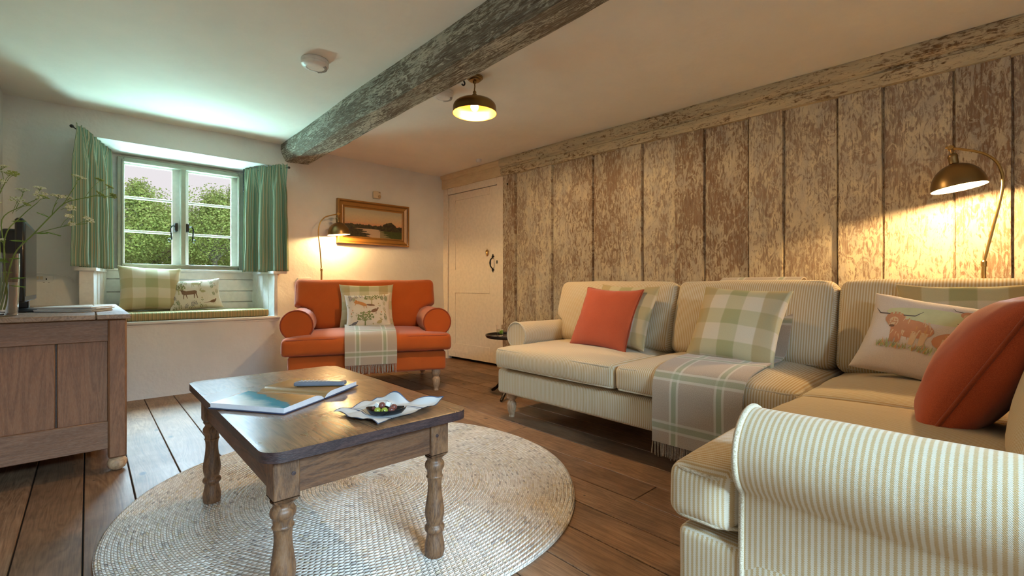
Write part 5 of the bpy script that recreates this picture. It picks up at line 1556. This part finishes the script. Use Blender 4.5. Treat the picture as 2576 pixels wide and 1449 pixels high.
def parsley(label, stem, sides, umbels, ferns, seed):
    rr = random.Random(seed); t = thing('cow_parsley_stem', label, 'flower', stem[0], group=None)
    mb = MB(); Q = spline(stem, 5); tube(mb, Q, [.0032*(1-.55*i/len(Q)) for i in range(len(Q))], 8)
    for sd in sides: q = spline(sd, 4); tube(mb, q, [.0015]*(len(q)-1)+[.001], 6)
    mb.build('stem', GREEN, t)
    for (c, root, r, g) in umbels:
        c = Vector(c); root = Vector(root); mb = MB()
        tube(mb, spline([tuple(root), tuple(root.lerp(c, .5)+Vector((0, 0, .006))), tuple(c)], 3), .0010, 5)
        umbel(mb, c, (c-root).normalized()+Vector((0, -.3, .7)), r, rr, g); mb.build('umbel', [GREEN, FLORET, FLORETG], t)
    for (c, d, L) in ferns: mb = MB(); fern(mb, c, d, L, rr); mb.build('leaf', LEAFG, t)
# (coordinates are the real positions of stems and heads above the vase)
parsley('long cow parsley stem reaching right from the vase towards the curtain',
        [(-.29, 3.11, .79), (-.277, 3.10, .87), (-.243, 3.049, 1.038), (-.178, 2.99, 1.133), (-.119, 2.962, 1.22), (-.074, 2.949, 1.28), (-.01, 2.93, 1.307), (.032, 2.919, 1.322), (.091, 2.906, 1.318)],
        [[(-.178, 2.99, 1.133), (-.07, 2.891, 1.169), (.0, 2.863, 1.182)], [(-.085, 2.95, 1.265), (-.05, 2.93, 1.34), (-.035, 2.925, 1.375)], [(-.119, 2.962, 1.22), (-.112, 2.93, 1.25), (-.100, 2.918, 1.275)]],
        [((-.031, 2.923, 1.386), (-.04, 2.925, 1.37), .026, False), ((.042, 2.951, 1.323), (.0, 2.93, 1.307), .022, True), ((.041, 2.979, 1.401), (-.01, 2.93, 1.307), .016, True), ((.09, 2.96, 1.330), (.06, 2.91, 1.32), .014, True),
         ((-.098, 2.916, 1.289), (-.112, 2.93, 1.25), .024, False), ((-.068, 2.984, 1.296), (-.09, 2.95, 1.26), .022, False), ((-.063, 2.911, 1.248), (-.09, 2.95, 1.245), .020, False),
         ((-.061, 2.842, 1.202), (-.09, 2.90, 1.160), .014, False), ((-.055, 2.85, 1.172), (-.08, 2.89, 1.164), .013, False), ((-.001, 2.855, 1.190), (-.03, 2.87, 1.178), .022, False), ((.075, 2.93, 1.365), (.03, 2.92, 1.322), .015, True)],
        [((-.128, 2.971, 1.21), (-.5, .1, .25), .045), ((-.17, 2.985, 1.135), (.9, -.3, .1), .04), ((-.14, 2.93, 1.14), (.9, -.2, -.25), .055)], 1)
parsley('cow parsley stem in the middle of the vase with several white heads',
        [(-.30, 3.12, .79), (-.285, 3.12, .88), (-.28, 3.138, 1.042), (-.293, 3.191, 1.206), (-.234, 3.205, 1.275), (-.173, 3.176, 1.318)],
        [[(-.25, 3.2, 1.26), (-.235, 3.2, 1.31), (-.226, 3.197, 1.335)]],
        [((-.226, 3.197, 1.342), (-.23, 3.2, 1.31), .024, False), ((-.169, 3.172, 1.357), (-.18, 3.18, 1.31), .022, False), ((-.168, 3.118, 1.318), (-.19, 3.18, 1.30), .026, False), ((-.241, 3.143, 1.286), (-.26, 3.2, 1.24), .026, False), ((-.215, 3.192, 1.280), (-.25, 3.2, 1.25), .014, True)],
        [((-.262, 3.17, 1.20), (.9, -.2, .1), .05), ((-.285, 3.12, 1.02), (-.3, -.8, .1), .07)], 2)
parsley('short cow parsley stem leaning right in front of the television',
        [(-.28, 3.10, .79), (-.272, 3.10, .87), (-.27, 3.034, 1.11), (-.22, 3.055, 1.215), (-.169, 3.036, 1.28)],
        [], [((-.15, 3.04, 1.30), (-.169, 3.036, 1.28), .018, True), ((-.282, 3.045, 1.094), (-.27, 3.03, 1.07), .016, False)],
        [((-.255, 3.02, 1.10), (.95, -.1, 0), .055), ((-.26, 3.09, .93), (.7, -.5, .1), .06), ((-.265, 3.09, .90), (.9, .2, -.1), .055), ((-.275, 3.08, 1.0), (-.2, -.8, .3), .06), ((-.26, 3.07, 1.02), (.8, -.6, .1), .04), ((-.27, 3.09, .96), (.1, -.9, .0), .05)], 3)
parsley('tall cow parsley stem at the left edge with a dense white head',
        [(-.31, 3.13, .79), (-.29, 3.12, .87), (-.293, 3.123, 1.077), (-.309, 3.165, 1.262), (-.276, 3.134, 1.38)],
        [], [((-.292, 3.149, 1.430), (-.28, 3.134, 1.37), .030, False), ((-.268, 3.15, 1.405), (-.28, 3.134, 1.37), .026, False), ((-.250, 3.084, 1.400), (-.276, 3.134, 1.37), .020, True), ((-.290, 3.11, 1.36), (-.29, 3.14, 1.33), .020, False), ((-.305, 3.129, 1.266), (-.305, 3.15, 1.23), .018, False)],
        [((-.29, 3.12, 1.0), (.2, -.8, .3), .06)], 4)

# ================================================================== WINDOW SEAT, CURTAINS
cb = MB(); softbox(cb, (.60, .225, .032), .018, (.0, .004, .004, 0), (30, 8, 3), 'x', 'x', Matrix.Translation((.640, 4.90, .649)), 0, .002)
so = cb.build('seat_pad', BENCHF, origin=(.64, 4.90, .617), angle=180); tag(so, 'long thin green and tan striped seat pad on the window seat', 'seat pad')
def curtain(label, A, B, z1, z0, folds, seed, flare, side=1):
    A, B = Vector(A), Vector(B); d = (B-A).normalized(); nn = Vector((-d.y, d.x, 0)); L = (B-A).length
    nu, nv = 150, 40; V = []; F = []; U = []; rr = random.Random(seed)
    ph = [rr.uniform(0, 6.28) for _ in range(6)]
    for j in range(nv+1):
        t = j/nv; z = z1+.035-(z1+.035-z0)*t
        for i in range(nu+1):
            s = i/nu
            top = max(0, 1-abs(z-z1)/.05) if z < z1+.001 else 1
            k = min(1, max(0, (z1-z)/.22))
            fine = math.sin(2*math.pi*(folds*2.6)*s+ph[0]+.8*math.sin(9*s))*.010*(1-.9*k)
            big = (math.sin(2*math.pi*folds*(s+.03*math.sin(6.28*s+ph[1]))+ph[2])*.9+.4*math.sin(2*math.pi*folds*.5*s+ph[3]))*.040*k
            ss = s+.012*math.sin(2*math.pi*folds*2.6*s+ph[4])*(1-k)
            x = (ss-.5)*L*(1+flare*t)+L/2
            off = side*.012+fine+big*(0.8+.2*t)+.006*noise.noise(Vector((s*6, t*5, seed)))
            if z > z1: off *= .8
            p = A+d*x+nn*off; V.append((p.x, p.y, z+(.008*math.sin(2*math.pi*folds*2.6*s*1.3+ph[5]) if j == 0 else 0)+(.004*math.sin(s*9) if j == nv else 0)))
    for j in range(nv):
        for i in range(nu):
            q = [j*(nu+1)+i, j*(nu+1)+i+1, (j+1)*(nu+1)+i+1, (j+1)*(nu+1)+i]
            F.append(q); U.append([((t % (nu+1))/nu*L*2.1, 1-(t//(nu+1))/nv) for t in q])
    mb = MB(); mb.add(V, F, 0, U)
    o = mb.build('curtain', CURT, origin=tuple((A+B)/2)[:2]+(z0,), angle=180); tag(o, label, 'curtain')
    sm = o.modifiers.new('cloth_thickness', 'SOLIDIFY'); sm.thickness = .0022; sm.offset = 0
    return o
CA, CB_ = (.125, 5.09, 0), (-.075, 4.50, 0)
curtain('green ticking curtain at the left of the window, its rod swung into the room', CA, CB_, 2.02, 1.035, 3.5, 3, .06, 1)
DA, DB = (1.125, 5.06, 0), (1.375, 4.60, 0)
curtain('green ticking curtain at the right of the window, below the beam', DA, DB, 2.0, 1.03, 3.5, 8, .10, -1)
for lab, A, B, z in (('thin black curtain rod hinged at the left of the window', CA, CB_, 2.02), ('thin black curtain rod hinged at the right of the window', DA, DB, 2.0)):
    A, B = Vector(A), Vector(B); d = (B-A).normalized()
    t = thing('curtain_rod', lab, 'curtain rod', (A.x, A.y, z))
    mb = MB(); tube(mb, [A+Vector((0, 0, z)), B+d*.015+Vector((0, 0, z))], .004, 10); mb.build('rod', IRON, t)
    mb = MB(); blob(mb, B+d*.02+Vector((0, 0, z)), .012); mb.build('finial', IRON, t)
    mb = MB(); box(mb, (A.x-.012, A.y+.0, z-.19), (A.x+.012, A.y+.012, z+.03), .002); tube(mb, [A+Vector((0, .006, z-.18)), A+Vector((0, .006, z+.02))], .008, 8); mb.build('bracket', IRON, t)

# ================================================================== OUTSIDE
def m_leaf(name, a, b_):
    m, nt, b = newmat(name, .6, spec=.2)
    n = NOISE(nt, COORD(nt), 6, 4, .7); n2 = N(nt, 'ShaderNodeTexWhiteNoise', {'Vector': MAPP(nt, COORD(nt), (14, 14, 14))}).outputs[0]
    col = MIX(nt, RAMP(nt, MA(nt, 'MULTIPLY', MA(nt, 'ADD', n, NOISE(nt, COORD(nt), 40, 2)), .5), [(.35, 0.0), (.65, 1.0)]), a, b_)
    setc(nt, b, col); ts = N(nt, 'ShaderNodeBsdfTranslucent', {'Color': col})
    mx = N(nt, 'ShaderNodeMixShader', {0: .35, 1: b.outputs[0], 2: ts.outputs[0]}); nt.links.new(mx.outputs[0], nt.nodes['Material Output'].inputs[0])
    return m
LEAF1 = m_leaf('hawthorn_leaves', C(112, 122, 64), C(168, 174, 106)); LEAF2 = m_leaf('dark_hedge_leaves', C(96, 112, 60), C(140, 152, 84)); BARK = m_plain('bark', C(112, 100, 84), .9, bump=.8)
GRASS = m_leaf('meadow_grass', C(120, 140, 70), C(156, 172, 92))
mb = MB(); V = []; F = []
for i in range(31):
    for j in range(41):
        x = -9+24*i/30; y = 5.45+24*j/40; z = -.1+1.15*min(1, max(0, (y-7.0)/3.5))+.10*noise.noise(Vector((x*.4, y*.4, 1)))*min(1, (y-5.4)/3)
        V.append((x, y, z))
for i in range(30):
    for j in range(40): q = i*41+j; F.append([q, q+41, q+42, q+1])
mb.add(V, F); struct('ground', mb, GRASS, angle=180)
def leafmass(mb, cs, nleaf, size, rr, shape=1.0):
    V = []; F = []
    for c, r in cs:
        k = int(nleaf*r*r*r**.2)
        for _ in range(k):
            d = Vector((rr.gauss(0, 1), rr.gauss(0, 1), rr.gauss(0, 1))).normalized()*r*(rr.random()**.38)
            nz = 1+.35*noise.noise(Vector(c)*.8+d*1.6)
            p = Vector(c)+Vector((d.x, d.y, d.z*shape))*nz
            a = Vector((rr.gauss(0, 1), rr.gauss(0, 1), rr.gauss(0, .6))).normalized(); b_ = a.orthogonal().normalized()
            b_ = (b_*math.cos(q := rr.uniform(0, 6.28))+a.cross(b_)*math.sin(q))
            s = size*rr.uniform(.6, 1.3); n0 = len(V)
            V += [p-a*s*.6, p+b_*s*.42+a*s*.05, p+a*s*.7, p-b_*s*.42+a*s*.05]; F.append([n0, n0+1, n0+2, n0+3])
    mb.add(V, F)
def tree(label, x, y, h, r, trunk, seed, leaf=LEAF1, cat='tree', name='hawthorn_tree', spikes=6, base=.95, nleaf=2400):
    rr = random.Random(seed); t = thing(name, label, cat, (x, y, base))
    mb = MB()
    top = base+h
    tube(mb, [(x, y, base-.2), (x+.03, y, base+trunk*.5), (x-.02, y, base+trunk), (x+.05, y, base+h*.6)], [.075, .06, .05, .03], 8)
    cs = [((x, y, base+trunk+(h-trunk)*.45), r)]
    for i in range(9):
        a = i*2.4; q = r*rr.uniform(.55, .95); c = (x+q*math.cos(a), y+q*math.sin(a)*.8, base+trunk+(h-trunk)*rr.uniform(.15, .72))
        cs.append((c, r*rr.uniform(.35, .55))); tube(mb, [(x, y, base+trunk*rr.uniform(.7, 1.0)), tuple((Vector(c)+Vector((x, y, base+trunk)))*.5), c], [.035, .022, .01], 6)
    for i in range(spikes):
        a = rr.uniform(0, 6.28); q = r*rr.uniform(.1, 1.0); sx, sy = x+q*math.cos(a), y+q*math.sin(a)*.6; z0 = base+h*.72; L = rr.uniform(.18, .42)*h
        tube(mb, [(sx, sy, z0), (sx+rr.uniform(-.08, .08), sy, z0+L)], [.012, .004], 5)
        for k in range(6): cs.append(((sx+rr.uniform(-.07, .07), sy, z0+L*(.25+.75*k/6)), .16*(1-.1*k)*r+.03))
    mb.build('trunk', BARK, t)
    mb = MB(); leafmass(mb, [(c, q) for c, q in cs if q > .22], nleaf*2.6, .034, rr, .9)
    leafmass(mb, [(c, q) for c, q in cs if q <= .22], nleaf*5, .032, rr, 1.2)
    mb.build('foliage', leaf, t, smooth=False)
    return t
tl = [('pale green hawthorn tree on the left beyond the window', .35, 11.6, 1.85, 1.0, .62, 1), ('pale green hawthorn tree right of centre beyond the window, tallest of its row', 2.05, 11.9, 1.95, 1.0, .62, 2),
      ('pale green hawthorn tree at the far left beyond the window', -1.7, 11.8, 2.1, 1.05, .6, 3), ('pale green hawthorn tree at the far right beyond the window', 3.9, 12.3, 1.9, 1.05, .6, 4),
      ('hawthorn tree standing behind the gap between the two middle ones', 1.2, 14.2, 1.75, 1.15, .6, 5), ('hawthorn tree standing in the back row at the right', 3.3, 15.0, 2.1, 1.2, .6, 6)]
for a in tl: tree(a[0], a[1], a[2], a[3], a[4], a[5], a[6], group if False else LEAF1)
for i, (x, y, r) in enumerate(((-1.5, 17, 1.5), (.8, 17.5, 1.6), (3.2, 18, 1.6), (5.6, 18, 1.7))):
    t = thing('hedge_shrub', ['dark hedge shrub at the far left of the back row outside', 'dark hedge shrub left of centre in the back row outside', 'dark hedge shrub right of centre in the back row outside', 'dark hedge shrub at the far right of the back row outside'][i], 'shrub', (x, y, .9))
    rr = random.Random(40+i); mb = MB(); leafmass(mb, [((x, y, 1.9), r), ((x-.9, y, 1.5), r*.7), ((x+.9, y, 1.6), r*.7)], 2600, .06, rr, .8); mb.build('foliage', LEAF2, t, smooth=False)
    mb = MB(); tube(mb, [(x, y, .6), (x, y, 1.8)], .06, 6); mb.build('stem', BARK, t)
rr = random.Random(77); mb = MB()
leafmass(mb, [((-2.5+.45*i, 11.0+.3*math.sin(i*1.7), 1.08), .30+.05*math.sin(i*2.3)) for i in range(20)], 22000, .032, rr, .55)
o = mb.build('undergrowth', LEAF1, origin=(1.5, 11, 1.0), smooth=False); tag(o, 'low leafy undergrowth along the bank below the trees', 'undergrowth', kind='stuff')

# ================================================================== LIGHT
w = bpy.data.worlds.new('overcast_sky'); bpy.context.scene.world = w; w.use_nodes = True; nt = w.node_tree
bg = nt.nodes['Background']
z = SEP(nt, COORD(nt, 'Generated'))[2]
nt.links.new(RAMP(nt, z, [(.0, C(226, 220, 222)), (.25, C(228, 224, 228)), (.7, C(206, 218, 238))]), bg.inputs[0]); bg.inputs[1].default_value = .85
def area(name, loc, target, sx, sy, e, col, spread=180):
    L = bpy.data.lights.new(name, 'AREA'); L.shape = 'RECTANGLE'; L.size = sx; L.size_y = sy; L.energy = e; L.color = col; L.spread = R(spread)
    o = bpy.data.objects.new(name, L); COL.objects.link(o); o.location = loc
    o.rotation_euler = (Vector(target)-Vector(loc)).to_track_quat('-Z', 'Y').to_euler(); return o
area('added_high_sky_panel', (.45, 6.7, 3.75), (.8, 4.6, 1.2), 3.0, 1.7, 2400, (.52, .83, 1.0))  # panel added out of view above the window, standing in for sky light
area('added_low_sky_panel', (.9, 9.3, 4.75), (.9, 3.0, 1.5), 7.5, 3.2, 2100, (.52, .78, 1.0))  # panel added out of view above the trees for sheen on table and floor
area('added_lawn_bounce_panel', (.5, 6.4, .35), (.9, 4.3, 1.9), 2.4, 1.0, 340, (.47, .93, .95))  # upward panel added unseen below the sill, standing in for lawn bounce
area('assumed_near_window_panel', (.2, -4.4, 3.3), (.55, -.3, .9), 2.6, 1.5, 1400, (.52, .79, 1.0))  # panel added outside the assumed window behind the viewer
L = bpy.data.lights.new('sun', 'SUN'); L.energy = 2.6; L.angle = R(25); L.color = (1, .96, .86); so_ = bpy.data.objects.new('sun', L); COL.objects.link(so_); so_.rotation_euler = (R(38), 0, R(20))

# ================================================================== CAMERA
cam = bpy.data.cameras.new('camera'); co = bpy.data.objects.new('camera', cam); COL.objects.link(co)
cam.sensor_width = 36; cam.lens = 36*1161/2576; cam.shift_y = -6.5/2576; cam.clip_start = .02
co.location = (0, 0, .9); co.rotation_euler = (R(90), 0, -R(42.61))
sc = bpy.context.scene; sc.camera = co
sc.view_settings.view_transform = 'Standard'; sc.view_settings.look = 'None'; sc.view_settings.gamma = 1; sc.view_settings.exposure = 0.36; sc.view_settings.use_curve_mapping = False
